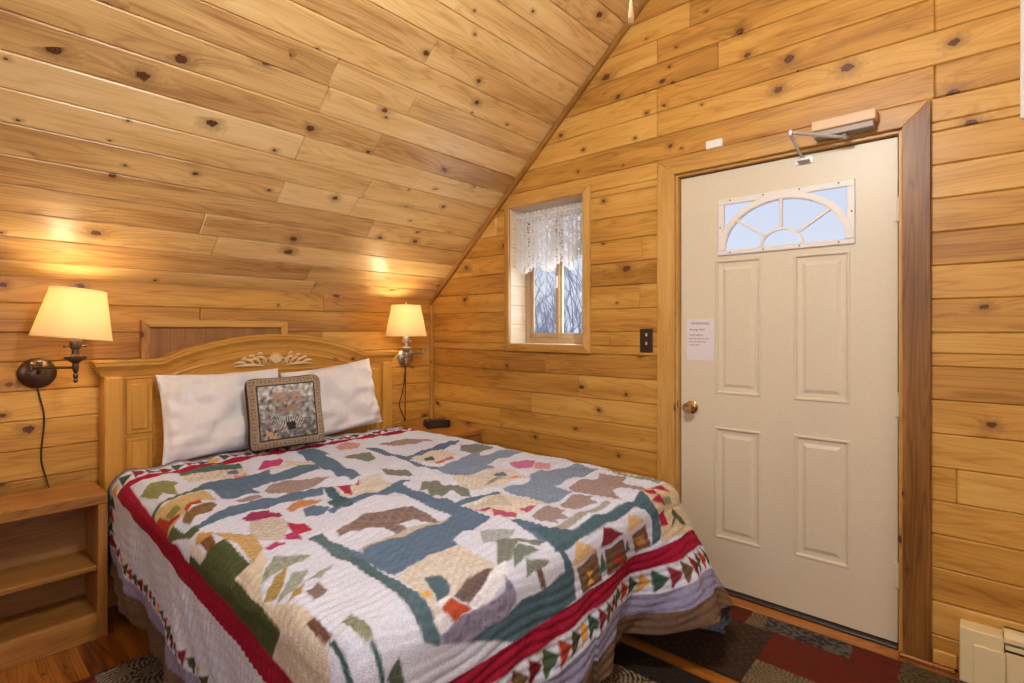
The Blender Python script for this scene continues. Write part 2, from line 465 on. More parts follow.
# two made-up windows behind the camera, added to give the fill lights a source
def frame_window(name, P, a0, a1, z0, z1):
    e = bpy.data.objects.new(name, None); COL.objects.link(e); e['kind'] = 'structure'
    mb = MB()
    mid = (a0+a1)/2
    for (p, q, r0, r1) in ((a0-.07, a0+.02, z0-.07, z1+.07), (a1-.02, a1+.07, z0-.07, z1+.07), (a0+.02, a1-.02, z0-.07, z0+.02), (a0+.02, a1-.02, z1-.02, z1+.07), (mid-.02, mid+.02, z0+.02, z1-.02)):
        lo, hi = P(p, -.02, r0), P(q, .06, r1)
        mb.box([min(x, y) for x, y in zip(lo, hi)], [max(x, y) for x, y in zip(lo, hi)], 'z', .003)
    mb.build('window_frame', M['trim'], e)
    mb = MB(); lo, hi = P(a0+.02, .045, z0+.02), P(a1-.02, .049, z1-.02)
    mb.box([min(x, y) for x, y in zip(lo, hi)], [max(x, y) for x, y in zip(lo, hi)])
    mb.build('pane', M['glass'], e)
frame_window('added_window_2', lambda a, d, z: (a, YR-d, z), -3.3, -1.3, 1.1, 2.4)
frame_window('added_window_3', lambda a, d, z: (XL-d, a, z), -3.5, -1.7, 1.15, 2.35)

# ceiling: two slopes of boards
mb = MB()
CP = .134
ln = math.hypot(RY, SL*RY)
def cput(side):
    def f(a, b, c, d, s):
        ey = Vector((0, -1, SL)).normalized(); nz = Vector((0, SL, 1)).normalized()
        def P(u, t, n):
            p = Vector((u, 0, KZ))+ey*t+nz*n
            if side: p.y = 2*RY-p.y
            return p
        vs = mb.box((a+.0006, c+.0009, 0), (b-.0006, d-.0009, .018), 'x', .0045, s)
        for v in vs:
            x, t, n = v.co; v[mb.l] = (x+s*3, t, s)
            v.co = P(x, t, n)
    return f
def onc_t(px):
    return px
cj = []
def ray(px, py):
    a = math.radians(41.612); F = Vector((math.cos(a), math.sin(a), 0)); R = Vector((math.sin(a), -math.cos(a), 0))
    return F+R*((px-512)/528.1)-Vector((0, 0, 1))*((py-329.65)/528.1)
CAMP = Vector((CX, CY, CZ))
for (px, py) in ((325, 98), (299, 150), (282, 190), (371, 181), (413, 103), (338, 62), (432, 52), (457, 8), (376, 148), (355, 205)):
    r = ray(px, py); t = (KZ-SL*CAMP.y-CAMP.z)/(r.z+SL*r.y); p = CAMP+r*t
    cj.append((p.x, -p.y*math.hypot(1, SL)))
board_field(mb, XL, 0, 0, ln, CP, .1, [], cput(0), cj)
board_field(mb, XL, 0, 0, ln, CP, .1, [], cput(1))
ey = Vector((0, -1, SL)).normalized()
for side in (0, 1):
    n = Vector((0, SL, 1)).normalized()
    pts = [Vector((XL, 0, KZ))+n*.0175-ey*.0, Vector((XL, RY, RZ))+n*.0175, Vector((XL, RY, RZ+.1))+n*.05, Vector((XL, 0, KZ+.1))+n*.05]
    if side: pts = [Vector((p.x, 2*RY-p.y, p.z)) for p in pts]
    mb.prism(pts, (1, 0, 0), -XL, 'x')
mb.build('ceiling', M['ceil'], kind='structure')

# floor boards run along y
mb = MB()
x = XL; 
while x < .0:
    xb = min(x+.127, .0)
    y = YR-rnd.uniform(0, .9)
    while y < 0:
        yb = min(y+rnd.uniform(.9, 1.4), 0)
        s_ = rnd.random()*40
        ya = max(y, YR)
        if yb-ya > .01:
            vs = mb.box((x, ya, -.02), (xb, yb, 0), 'y', .0012, s_)
            for v in vs: v[mb.l] = (v.co.y+s_*3, v.co.x, s_)
        y = yb
    x = xb
mb.box((XL-.1, YR-.1, -.1), (.19, .15, -.021), 'y')
mb.build('floor', M['floor'], kind='structure')

# trims
mb = MB()   # rake trim on the door wall under the ceiling
def rake(mb, w, th, side=0):
    ey = Vector((0, -1, SL)).normalized(); n = Vector((0, SL, 1)).normalized()
    a = Vector((0, 0, KZ)); b = Vector((0, RY, RZ))
    p = [a+Vector((0, 0, 0)), b, b-n*w, a-n*w]
    p = [q+Vector((-.001, 0, 0)) for q in p]
    p[2] = Vector((-.001, RY, RZ-w/n.z)); p[3] = Vector((-.001, -.002, KZ-w/n.z))
    p[0] = Vector((-.001, -.002, KZ-.001)); p[1] = Vector((-.001, RY, RZ-.001))
    if side: p = [Vector((q.x, 2*RY-q.y, q.z)) for q in p]
    vs = mb.prism(p, (-1, 0, 0), th, 'y', bev=.003)
    sd = rnd.random()*9
    for v in vs: v[mb.l] = (v.co.y*1.33+sd, v.co.z+v.co.y*SL, sd)
rake(mb, .03, .026); rake(mb, .03, .026, 1)
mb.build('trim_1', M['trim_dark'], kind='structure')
mb = MB(); mb.box((-.028, -.024, 0), (-.001, -.001, KZ-.045), 'z', .003)
mb.build('trim_2', M['trim'], kind='structure')
mb = MB()
mb.box((-.016, -3.104, .012), (-.001, -3.032, .062), 'y', .003)
mb.build('baseboard_right', M['wall'], kind='structure')
mb = MB()
mb.box((-.03, -3.10, 0), (-.001, -2.93, .012), 'y', .003)
mb.box((-.10, -2.93, 0), (-.001, -1.97, .007), 'y', .003)
mb.build('trim_3', M['floor'], kind='structure')

# ------------------------------------------------------------------ window
def mitre_casing(mb, y0, y1, z0, z1, iy0, iy1, iz0, iz1, x0, x1, bottom=True, bev=.003):
    o_ = [(y0, z0), (y1, z0), (y1, z1), (y0, z1)]; i_ = [(iy0, iz0), (iy1, iz0), (iy1, iz1), (iy0, iz1)]
    for k in range(4):
        if not bottom and k == 0: continue
        k2 = (k+1) % 4
        pts = [o_[k], o_[k2], i_[k2], i_[k]]
        mb.prism([(x0, a, b) for a, b in pts], (1, 0, 0), x1-x0, 'y' if k in (0, 2) else 'z', bev=bev)
win = thing('window_1', None, None, (0, -1.11, 1.17), kind='structure')
mb = MB()
mitre_casing(mb, -1.452, -.772, 1.165, 2.162, -1.402, -.815, 1.214, 2.117, -.022, -.0005)
mb.build('casing', M['trim'], win)
mb = MB()   # log reveal on the left, board linings elsewhere
for k in range(7):
    mb.box((-.0, -.8165, 1.214+.129*k), (.19, -.808, 1.214+.129*(k+1)), 'x', .003)
mb.box((0, -1.41, 1.206), (.19, -.815, 1.216), 'y'); mb.box((0, -1.41, 2.115), (.19, -.815, 2.125), 'y')
mb.box((0, -1.41, 1.215), (.19, -1.402, 2.117), 'z')
mb.build('jamb_lining', M['log'], win)
mb = MB()
X0, X1 = .15, .185
mb.box((X0, -.85, 1.216), (X1, -.817, 2.115), 'z', .003); mb.box((X0, -1.401, 1.216), (X1, -1.368, 2.115), 'z', .003)
mb.box((X0, -1.368, 1.216), (X1, -.85, 1.25), 'y', .003); mb.box((X0, -1.368, 2.08), (X1, -.85, 2.115), 'y', .003)
mb.build('window_frame', M['winframe'], win)
def sash(y0, y1, x0, x1, st):
    mb = MB(); z0, z1 = 1.25, 2.08
    mb.box((x0, y0, z0), (x1, y0+st, z1), 'z', .003); mb.box((x0, y1-st, z0), (x1, y1, z1), 'z', .003)
    mb.box((x0, y0+st, z0), (x1, y1-st, z0+.035), 'y', .003); mb.box((x0, y0+st, z1-.035), (x1, y1-st, z1), 'y', .003)
    s_ = mb.build('sash', M['winframe'], win)
    mb = MB(); mb.box(((x0+x1)/2-.002, y0+st-.004, z0+.03), ((x0+x1)/2+.002, y1-st+.004, z1-.03))
    p = mb.build('pane', M['glass'], s_)
    return s_
sash(-1.12, -.852, .168, .184, .024)
sr = sash(-1.367, -1.075, .150, .167, .03)
mb = MB(); mb.box((.140, -1.098, 1.58), (.150, -1.082, 1.66), 'z', .003); mb.build('latch', M['white'], win)

# lace valance
val = thing('lace_valance', 'white gathered lace valance hanging on a rod in the small side window', 'curtain', (.06, -1.11, 2.02))
mb = MB(); mb.tube([(.055, -1.400, 2.055), (.055, -.818, 2.055)], .006, 10)
mb.build('curtain_rod', M['white'], val, True)
mb = MB(); nu, nv = 260, 60
sh = []
for i in range(nu+1):
    a = i/nu; y = -.822-a*.575; r = []
    ph = a*2*PI*17+1.3*math.sin(a*23)
    scal = abs(math.sin(a*PI*3.0+.35))
    bot = 1.750-.07*scal+ (.05 if a > .80 else 0)
    for j in range(nv+1):
        t = j/nv; z = 2.088+(bot-2.088)*t
        amp = .010+.010*min(1, t*2.5)
        if abs(z-2.055) < .015: amp = .008
        x = .055+amp*math.sin(ph+.5*math.sin(t*5+a*9))+(.0 if t > .12 else 0)
        x += .003*math.sin(ph*2.3+t*3)
        r.append((x-.0, y+.004*math.cos(ph), z))
    sh.append(r)
V = mb.grid(sh)
for i in range(nu+1):
    for j in range(nv+1):
        t = j/nv; V[i][j][mb.l] = (i/nu*.9, t*.45, 0 if (t < .16 and t > .0) or t > .985 else 1)
mb.build('lace_cloth', M['lace'], val, True)

# ------------------------------------------------------------------ door
door = thing('door_1', None, None, (0, -2.455, 0), kind='structure')
mb = MB()
mitre_casing(mb, -3.027, -1.88, 0.0, 2.205, -2.935, -1.975, -.2, 2.117, -.022, -.0005, bottom=False)
bmesh.ops.bisect_plane(mb.bm, geom=mb.bm.verts[:]+mb.bm.edges[:]+mb.bm.faces[:], plane_co=(0, 0, .001), plane_no=(0, 0, -1), clear_outer=True)
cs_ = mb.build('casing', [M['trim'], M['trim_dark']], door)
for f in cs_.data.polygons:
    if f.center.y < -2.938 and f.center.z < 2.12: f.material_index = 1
mb = MB()
mb.box((-.0, -1.987, .0), (.17, -1.974, 2.117), 'z', .001); mb.box((0, -2.936, .0), (.17, -2.923, 2.117), 'z', .001)
mb.box((0, -2.923, 2.104), (.17, -1.987, 2.117), 'y', .001)
mb.box((.078, -2.923, .0), (.095, -2.905, 2.104), 'z'); mb.box((.078, -2.005, .0), (.095, -1.987, 2.104), 'z'); mb.box((.078, -2.905, 2.085), (.095, -2.005, 2.104), 'y')
mb.build('door_frame', M['trim'], door)
mb = MB(); mb.box((-.0, -2.922, .0), (.17, -1.988, .016), 'y', .003); mb.build('threshold', M['brown'], door)
DX = .03
DY0, DY1, DZ0, DZ1 = -2.917, -1.993, .022, 2.098
slab = MB()
pan = [(-2.390, -2.171, .985, 1.655), (-2.752, -2.530, .985, 1.650), (-2.388, -2.166, .262, .820), (-2.752, -2.530, .272, .827)]
GL = (-2.755, -2.203, 1.690, 1.94)
ys = sorted({DY0, DY1}|{v for p in pan for v in p[:2]}|set(GL[:2])); zs = sorted({DZ0, DZ1}|{v for p in pan for v in p[2:]}|set(GL[2:]))
for a, b in zip(ys, ys[1:]):
    for c, d in zip(zs, zs[1:]):
        my, mz = (a+b)/2, (c+d)/2
        if any(p[0] < my < p[1] and p[2] < mz < p[3] for p in pan+[GL]): continue
        for X in (DX, DX+.045):
            slab.bm.faces.new([slab.bm.verts.new((X, *q)) for q in ((a, c), (b, c), (b, d), (a, d))])
def ringq(bm, r0, r1, x0, x1):
    A = [bm.verts.new((x0, *q)) for q in ((r0[0], r0[2]), (r0[1], r0[2]), (r0[1], r0[3]), (r0[0], r0[3]))]
    B = [bm.verts.new((x1, *q)) for q in ((r1[0], r1[2]), (r1[1], r1[2]), (r1[1], r1[3]), (r1[0], r1[3]))]
    for k in range(4): bm.faces.new((A[k], A[(k+1) % 4], B[(k+1) % 4], B[k]))
    return B
def ins(p, d): return (p[0]+d, p[1]-d, p[2]+d, p[3]-d)
for p in pan:
    prof = [(0, 0), (.004, -.004), (.010, -.004), (.016, .006), (.030, .007), (.036, .007), (.052, .0), (.054, 0)]
    for (d0, x0), (d1, x1) in zip(prof, prof[1:]): B = ringq(slab.bm, ins(p, d0), ins(p, d1), DX+x0, DX+x1)
    slab.bm.faces.new(B)
    slab.bm.faces.new([slab.bm.verts.new((DX+.045, *q)) for q in ((p[0], p[2]), (p[1], p[2]), (p[1], p[3]), (p[0], p[3]))])
ringq(slab.bm, GL, GL, DX, DX+.045)
ringq(slab.bm, (DY0, DY1, DZ0, DZ1), (DY0, DY1, DZ0, DZ1), DX, DX+.045)
bmesh.ops.remove_doubles(slab.bm, verts=slab.bm.verts[:], dist=1e-5)
dslab = slab.build('door_slab', M['door'], door)
# fan light frame
FP = lambda a, b, c: (DX-c, a, b)
mb = MB()
gy0, gy1, gz0, gz1 = -2.770, -2.188, 1.676, 1.955
iy0, iy1, iz0, iz1 = gy0+.030, gy1-.030, gz0+.024, gz1-.030
for (a, b, c, d) in ((gy0, gy1, gz0, iz0), (gy0, gy1, iz1, gz1), (gy0, iy0, iz0, iz1), (iy1, gy1, iz0, iz1)):
    mb.box((DX-.012, a, c), (DX+.002, b, d), 'y', .003)
cyy = (gy0+gy1)/2; a1, b1 = (gy1-gy0)/2-.006, (iz1-iz0)+.016
def arc(a, b, n=48, t0=0, t1=PI): return [(cyy+a*math.cos(t0+(t1-t0)*k/n), iz0+b*math.sin(t0+(t1-t0)*k/n)) for k in range(n+1)]
mb.strip(arc(a1, b1), arc(a1-.026, b1-.026), -.003, .018, FP)
mb.strip(arc(a1-.024, b1-.024), arc(a1-.030, b1-.030), -.003, .012, FP)
ha, hb = .093, .083
mb.strip(arc(ha, hb), arc(ha-.012, hb-.012), -.003, .014, FP)
for t in (PI/2, math.radians(40), math.radians(140)):
    p0 = Vector((cyy+(ha-.004)*math.cos(t), iz0+(hb-.004)*math.sin(t))); p1 = Vector((cyy+(a1-.02)*math.cos(t), iz0+(b1-.02)*math.sin(t)))
    n = Vector((-(p1-p0).y, (p1-p0).x)).normalized()*.006
    mb.prism([(DX-.014, *(p0+n)), (DX-.014, *(p1+n)), (DX-.014, *(p1-n)), (DX-.014, *(p0-n))], (1, 0, 0), .017, 'y', bev=.002)
ff = mb.build('fan_window_frame', M['white'], door)
mb = MB()
for k in range(4):
    for z in (gz0+.012, gz1-.010):
        y = gy0+.06+k*(gy1-gy0-.12)/3
        mb.lathe([(0, 0), (.0035, 0), (.0035, .002), (0, .003)], (DX-.012, y, z), 8, Matrix.Rotation(-PI/2, 4, 'Y'))
for y in (gy0+.012, gy1-.012): mb.lathe([(0, 0), (.0035, 0), (.0035, .002), (0, .003)], (DX-.012, y, (gz0+gz1)/2), 8, Matrix.Rotation(-PI/2, 4, 'Y'))
mb.build('screw_caps', M['brown'], ff)
mb = MB(); mb.box((DX+.012, iy0-.01, iz0-.01), (DX+.018, iy1+.01, iz1+.01)); mb.build('fan_window_pane', M['glass'], door)
# knob
mb = MB(); RX = Matrix.Rotation(-PI/2, 4, 'Y')
mb.lathe([(0, 0), (.032, 0), (.033, .004), (.024, .009), (.012, .012), (.011, .03), (.02, .036), (.027, .045), (.028, .055), (.022, .064), (.008, .067), (0, .067)], (DX, -2.050, .905), 28, RX)
kn = mb.build('door_knob', M['brass'], door, True)
mb = MB(); mb.lathe([(0, 0), (.007, 0), (.007, .004), (0, .004)], (DX-.066, -2.050, .905), 16, RX); mb.build('thumb_turn', M['steel'], kn)
mb = MB(); mb.box((-.002, -1.9885, .875), (.022, -1.985, .935), 'z', .001); mb.box((-.024, -1.984, .885), (-.021, -1.972, .925), 'z', .001); mb.build('strike_plate', M['brass'], door)
for z in (1.80, 1.0, .30):
    mb = MB(); mb.lathe([(.006, 0), (.006, .1)], (DX-.008, -2.92, z-.05), 12)
    mb.box((DX-.010, -2.915, z-.048), (DX+.0, -2.905, z+.048), 'z')
    mb.build('hinge', M['door'], door, True)

# note taped on the door
note = thing('door_note', 'white handwritten paper note taped on the white door above the knob', 'note', (DX, -2.1, 1.26))
mb = MB(); mb.box((DX-.0015, -2.164, 1.150), (DX-.0003, -2.024, 1.363)); mb.build('paper_sheet', M['paper'], note)
lines = [('WARNING', 1.332, .020, .016), ('Strong wind', 1.303, .016, .010), ('hold before', 1.275, .015, .010), ('opening door or you', 1.258, .0125, .006), ('will be locked out', 1.241, .0125, .006), ('in the cold', 1.225, .0125, .006)]
for i, (tx, z, sz, ind) in enumerate(lines):
    cu = bpy.data.curves.new('writing', 'FONT'); cu.body = tx; cu.size = sz; cu.shear = .2; cu.extrude = .0001
    to = bpy.data.objects.new('writing', cu); COL.objects.link(to)
    to.rotation_euler = (PI/2, 0, -PI/2); to.location = (DX-.0017, -2.024-ind-.004, z)
    bpy.context.view_layer.update()
    me = bpy.data.meshes.new_from_object(to); me.transform(to.matrix_world)
    ob = bpy.data.objects.new('writing', me); COL.objects.link(ob); me.materials.append(M['ink'])
    bpy.data.objects.remove(to); ob.parent = note; ob.matrix_parent_inverse = Matrix.Translation(-Vector(note.location))

# door closer
dc = thing('door_closer', 'beige and steel hydraulic door closer fixed above the door with folded arm', 'door closer', (-.03, -2.74, 2.13))
mb = MB(); mb.box((-.082, -2.857, 2.158), (-.0225, -2.625, 2.203), 'y', .006, seg=2); mb.build('cover', M['beige'], dc)
mb = MB(); mb.box((-.076, -2.85, 2.130), (-.0225, -2.632, 2.158), 'y', .004); mb.lathe([(.02, 0), (.02, .008), (.012, .012), (.012, .018)], (-.055, -2.742, 2.110), 20); mb.build('body', M['greymetal'], dc)
def bar(mb, a, b, w, h):
    a, b = Vector(a), Vector(b); d = (b-a).normalized(); up = Vector((0, 0, 1)); sd = d.cross(up).normalized(); u = sd.cross(d)
    pts = [a+sd*w+u*h, a-sd*w+u*h, a-sd*w-u*h, a+sd*w-u*h]
    mb.prism(pts, d, (b-a).length, 'y', bev=.0015)
mb = MB(); bar(mb, (-.055, -2.752, 2.112), (-.155, -2.565, 2.150), .010, .004); mb.lathe([(.009, 0), (.009, .022)], (-.155, -2.562, 2.138), 14); mb.build('main_arm', M['arm'], dc)
mb = MB(); mb.tube([(-.155, -2.562, 2.147), (-.075, -2.568, 2.105)], .0065, 10); mb.tube([(-.075, -2.568, 2.105), (-.012, -2.574, 2.082)], .005, 10); mb.build('forearm', M['arm'], dc, True)
mb = MB(); mb.box((-.012, -2.60, 2.066), (DX-.001, -2.550, 2.072), 'y', .001); mb.box((DX-.006, -2.61, 2.056), (DX-.0005, -2.535, 2.088), 'y', .001); mb.lathe([(.009, 0), (.009, .014)], (-.004, -2.574, 2.072), 12); mb.build('shoe_bracket', M['arm'], dc)

# sensor, switch
sn = MB(); sn.box((-.028, -2.226, 2.205), (-.0005-.0, -2.145, 2.247), 'y', .004, seg=2)
o = sn.build('door_sensor', M['white']); tag(o, 'small white plastic sensor box on the pine boards above the door', 'sensor'); o.location.x -= 0
o.location.x = -.0
sw = thing('light_switch', 'dark brown wall switch plate between window and door', 'light switch', (0, -1.81, 1.245))
mb = MB(); mb.box((-.007, -1.848, 1.183), (-.0005, -1.771, 1.312), 'z', .003); mb.build('switch_plate', M['brown'], sw)
for z in (1.279, 1.232):
    mb = MB(); mb.box((-.013, -1.817, z-.009), (-.006, -1.805, z+.009), 'z', .002); mb.build('toggle', M['steel'] if z > 0 else M['brown'], sw)

# white panel strip at the right border of the picture
pb = thing('breaker_panel', 'tall white metal electrical panel on the door wall at the far right edge', 'electrical panel', (0, -3.45, 2.07))
mb = MB(); mb.box((-.012, -3.65, 2.065), (-.0005, -3.278, 2.72), 'z', .003); mb.build('box_flange', M['white'], pb)
mb = MB(); mb.box((-.018, -3.60, 2.11), (-.012, -3.33, 2.68), 'z', .002); p_ = mb.build('panel_door', M['white'], pb)
mb = MB(); mb.box((-.024, -3.36, 2.38), (-.018, -3.345, 2.42), 'z', .002); mb.build('pull_latch', M['steel'], p_)

# baseboard heater
ht = thing('baseboard_heater', 'cream enamel baseboard heater on the wall right of the door', 'heater', (-.04, -3.6, 0))
mb = MB(); mb.box((-.075, -3.234, .006), (-.0005, -3.113, .208), 'y', .004, seg=2); mb.build('end_cap', M['ivory'], ht)
mb = MB(); mb.box((-.083, -3.238, .006), (-.0752, -3.154, .158), 'y', .002); mb.build('access_cover', M['ivory'], ht)
mb = MB()
mb.box((-.012, -4.4, .01), (-.0005, -3.234, .222), 'y'); mb.box((-.068, -4.4, .01), (-.064, -3.238, .158), 'y', .001)
mb.prism([(-.0005, -3.235, .222), (-.045, -3.235, .222), (-.066, -3.235, .208), (-.066, -3.235, .192), (-.063, -3.235, .192), (-.063, -3.235, .206), (-.044, -3.235, .219), (-.0005, -3.235, .219)], (0, -1, 0), 1.16, 'y')
mb.box((-.066, -4.4, .166), (-.063, -3.238, .182), 'y', .001)
mb.build('heater_housing', M['ivory'], ht)
mb = MB(); mb.box((-.060, -4.39, .03), (-.015, -3.24, .15), 'y'); mb.build('heating_element', M['black'], ht)

# ------------------------------------------------------------------ outdoors
mb = MB(); n = 30
P = [[(1.2+i*1.6, -22+j*1.6, -.35+.05*i*0+.3*mnoise.noise(Vector((i*.3, j*.3, 0)))) for j in range(n)] for i in range(24)]
mb.grid(P); o = mb.build('snowy_ground', M['snow'], kind='structure', smooth=True)
def shrub(x, y, h, spread, seed, label):
    R = random.Random(seed); mb = MB(); t = MB()
    def br(p, d, L, r, lv):
        e = p+d*L
        mid = p+d*L*.5+Vector((R.uniform(-.05, .05),)*3)*L
        mb.tube([p, mid, e], [r, r*.8, r*.55], 5 if lv > 1 else 4, caps=False)
        if lv == 0: return
        for k in range(5 if lv > 1 else 6):
            q = p+d*L*R.uniform(.3, 1); dd = (d+Vector((R.uniform(-1, 1), R.uniform(-1, 1), R.uniform(-.2, .8)))*.75).normalized()
            br(q, dd, L*R.uniform(.38, .6), r*.5, lv-1)
    for k in range(6):
        br(Vector((x+R.uniform(-.3, .3), y+R.uniform(-.3, .3), -.4)), Vector((R.uniform(-spread, spread), R.uniform(-spread, spread), 1)).normalized(), h*R.uniform(.55, .7), .018, 3)
    o = mb.build('bare_tree', M['twig'], smooth=True); tag(o, label, 'tree')
shrub(3.2, 1.42, 2.5, .40, 3, 'bare twiggy shrub seen through the left pane of the side window')
shrub(5.0, 2.10, 3.2, .30, 5, 'bare twiggy shrub seen through the right pane of the side window')

# ------------------------------------------------------------------ framed panel on the headboard wall
fp = thing('framed_panel', 'pine framed dark wood panel on the wall just above the headboard', 'wall panel', (-1.52, 0, .9))
mb = MB()
def mitre_y(mb, x0, x1, z0, z1, ix0, ix1, iz0, iz1, ya, yb):
    o_ = [(x0, z0), (x1, z0), (x1, z1), (x0, z1)]; i_ = [(ix0, iz0), (ix1, iz0), (ix1, iz1), (ix0, iz1)]
    for k in range(4):
        k2 = (k+1) % 4; pts = [o_[k], o_[k2], i_[k2], i_[k]]
        mb.prism([(a, ya, b) for a, b in pts], (0, 1, 0), yb-ya, 'x' if k in (0, 2) else 'z', bev=.003)
mitre_y(mb, -1.897, -1.150, .78, 1.357, -1.860, -1.187, .817, 1.320, -.03, -.0005)
mb.build('panel_frame', M['trim'], fp)
mb = MB(); mb.box((-1.859, -.010, .818), (-1.188, -.001, 1.319), 'z', seed=3.3); mb.build('inset_board', M['panel'], fp)

# ------------------------------------------------------------------ bed
bed = thing('bed', 'queen bed with pale carved pine headboard under the patchwork quilt', 'bed', (-1.25, -1.15, 0))
HX0, HX1 = -2.062, -.452; HC = (HX0+HX1)/2
hb = MB()
# board with arched top
def arch(x):
    t = (x-HC)/.60
    if abs(t) >= 1: return 0
    return .123*(math.cos(PI*t)*.5+.5)**.62 if abs(t) < 1 else 0
def arch2(x):
    a = abs(x-HC)
    if a > .59: return 0.0
    R = .118
    # big circular arc with small reverse curve at both ends
    if a < .50: return R-(a/.50)**2*.088
    s = (a-.50)/.09
    return .030*(1-s)**2
top_z = 1.095
xs = [HX0+(HX1-HX0)*i/160 for i in range(161)]
HI = .004
hb.prism([(HX0+HI, -.095, .30)]+[(HX1-HI, -.095, .30)]+[(min(max(x, HX0+HI), HX1-HI), -.095, top_z+arch2(x)) for x in reversed(xs)], (0, 1, 0), .06, 'x')
head = hb.build('headboard', M['bed'], bed)
# cornice moulding swept along the arch
prof = [(-.095, -.012), (-.101, -.010), (-.104, .010), (-.112, .022), (-.124, .034), (-.130, .040), (-.130, .054), (-.136, .057), (-.136, .068), (-.034, .068), (-.034, -.012)]
mb = MB()
ext = [HX0-.048]+xs+[HX1+.048]
P = []
for x in ext:
    sl = (arch2(x+.004)-arch2(x-.004))/.008; nn = math.hypot(1, sl)
    r = []
    for (y, h) in prof: r.append((x-sl/nn*h, y, top_z+arch2(x)+h/nn))
    r.append(r[0]); P.append(r)
V = mb.grid(P)
mb.bm.faces.new([v for v in V[0][:-1]]); mb.bm.faces.new([v for v in V[-1][:-1]][::-1])
bmesh.ops.remove_doubles(mb.bm, verts=mb.bm.verts[:], dist=1e-6)
# ends follow the profile back (mitred returns)
for v in mb.bm.verts:
    for sx, xe in ((-1, HX0), (1, HX1)):
        if abs(v.co.x-(xe+sx*.048)) < .02 and v.co.z < top_z+.075:
            k = min(1, max(0, (v.co.z-top_z+.012)/.08)); v.co.x = xe+sx*(.006+.042*k)
mb.build('cornice', M['bed'], head, True)
# inner bead following the arch
mb = MB()
for off, rr in ((-.038, .010), (-.056, .004)):
    mb.tube([(x, -.096, top_z+arch2(x)*.92+off) for x in xs if abs(x-HC) < .60], rr, 8, 'x')
mb.build('arch_bead', M['bed'], head, True)
for x0, x1 in ((HX0, HX0+.075), (HX1-.075, HX1)):
    mb = MB(); mb.box((x0, -.118, 0), (x1, -.006, top_z-.010), 'z', .008, seg=2); mb.build('post', M['bed'], head)
    mb = MB(); xm = x0+.075+.012 if x0 == HX0 else x0-.012-.11
    A = (xm, xm+.11)
    def rp(z0, z1):
        mb.box((A[0], -.102, z0), (A[1], -.094, z1), 'z', .004)
        mb.box((A[0]+.018, -.108, z0+.018), (A[1]-.018, -.095, z1-.018), 'z', .008)
    rp(.80, 1.065); rp(.42, .78)
    mb.build('raised_panel', M['bed'], head)
mb = MB(); mb.box((HX0+.21, -.103, .98), (HX1-.21, -.094, 1.028), 'x', .004); mb.box((HX0+.075, -.101, 1.068), (HX1-.075, -.094, 1.078), 'x', .003)
mb.build('cross_rail', M['bed'], head)
# carved acanthus spray
mb = MB(); oc = Vector((HC+.0, -.100, 1.128))
def leaf(p0, p1, bend, wdt, th=.008, n=9):
    p0, p1 = Vector(p0), Vector(p1); d = p1-p0; nrm = Vector((-d.z, 0, d.x)); pts = []; rs = []
    for i in range(n+1):
        t = i/n; pts.append(p0+d*t+nrm*bend*math.sin(PI*t)+Vector((0, -th*math.sin(PI*t), 0))); rs.append(max(.0008, wdt*math.sin(PI*min(1, t*.9+.08))))
    mb.tube(pts, rs, 8)
for k in range(-3, 4):
    a = k*.30; leaf(oc+Vector((0, 0, -.022)), oc+Vector((.055*math.sin(a), 0, .062*math.cos(a)-.010)), .0, .0088)
for s in (-1, 1):
    for (cx, cz, r, t0, t1) in ((.045, -.006, .024, -.5, 4.6), (.085, .004, .020, -.3, 4.2)):
        pts = [oc+Vector((s*(cx+r*(1-.13*i/3)*math.cos(t0+(t1-t0)*i/14)), -.004, cz+r*(1-.13*i/3)*math.sin(t0+(t1-t0)*i/14))) for i in range(15)]
        mb.tube(pts, [.0055-.00022*i for i in range(15)], 8)
    for (x0, z0, x1, z1, b) in ((.05, -.020, .12, .022, .25), (.085, -.022, .150, .010, .25), (.12, -.024, .185, .004, .25), (.155, -.026, .235, -.012, .2), (.06, -.028, .235, -.026, .04),
                                (.07, .03, .11, .034, .3), (.115, .02, .155, .020, .3), (.155, .006, .195, .006, .3)):
        leaf(oc+Vector((s*x0, 0, z0)), oc+Vector((s*x1, 0, z1)), s*b, .0088)
mb.build('carved_spray', M['tip'], head, True, label='pale carved leaf and scroll ornament')
# mattress, box spring, rails, legs
def soft_box(mb, lo, hi, r):
    mb.box(lo, hi, 'x', r, seg=4)
mb = MB(); soft_box(mb, (-2.035, -2.165, .40), (-.515, -.125, .635), .05); mb.build('mattress', M['sheet'], bed, True, sharp=60)
mb = MB(); soft_box(mb, (-2.03, -2.16, .19), (-.52, -.13, .398), .02); mb.build('box_spring', M['tick'], bed, True, sharp=60)
for x0, x1 in ((-2.05, -2.032), (-.518, -.50)):
    mb = MB(); mb.box((x0, -2.15, .16), (x1, -.118, .26), 'y', .004); mb.build('side_rail', M['bed'], bed)
for x in (-1.90, -.70):
    mb = MB(); mb.box((x, -1.80, .0115), (x+.05, -1.75, .19), 'z', .004); mb.build('leg', M['bed'], bed)

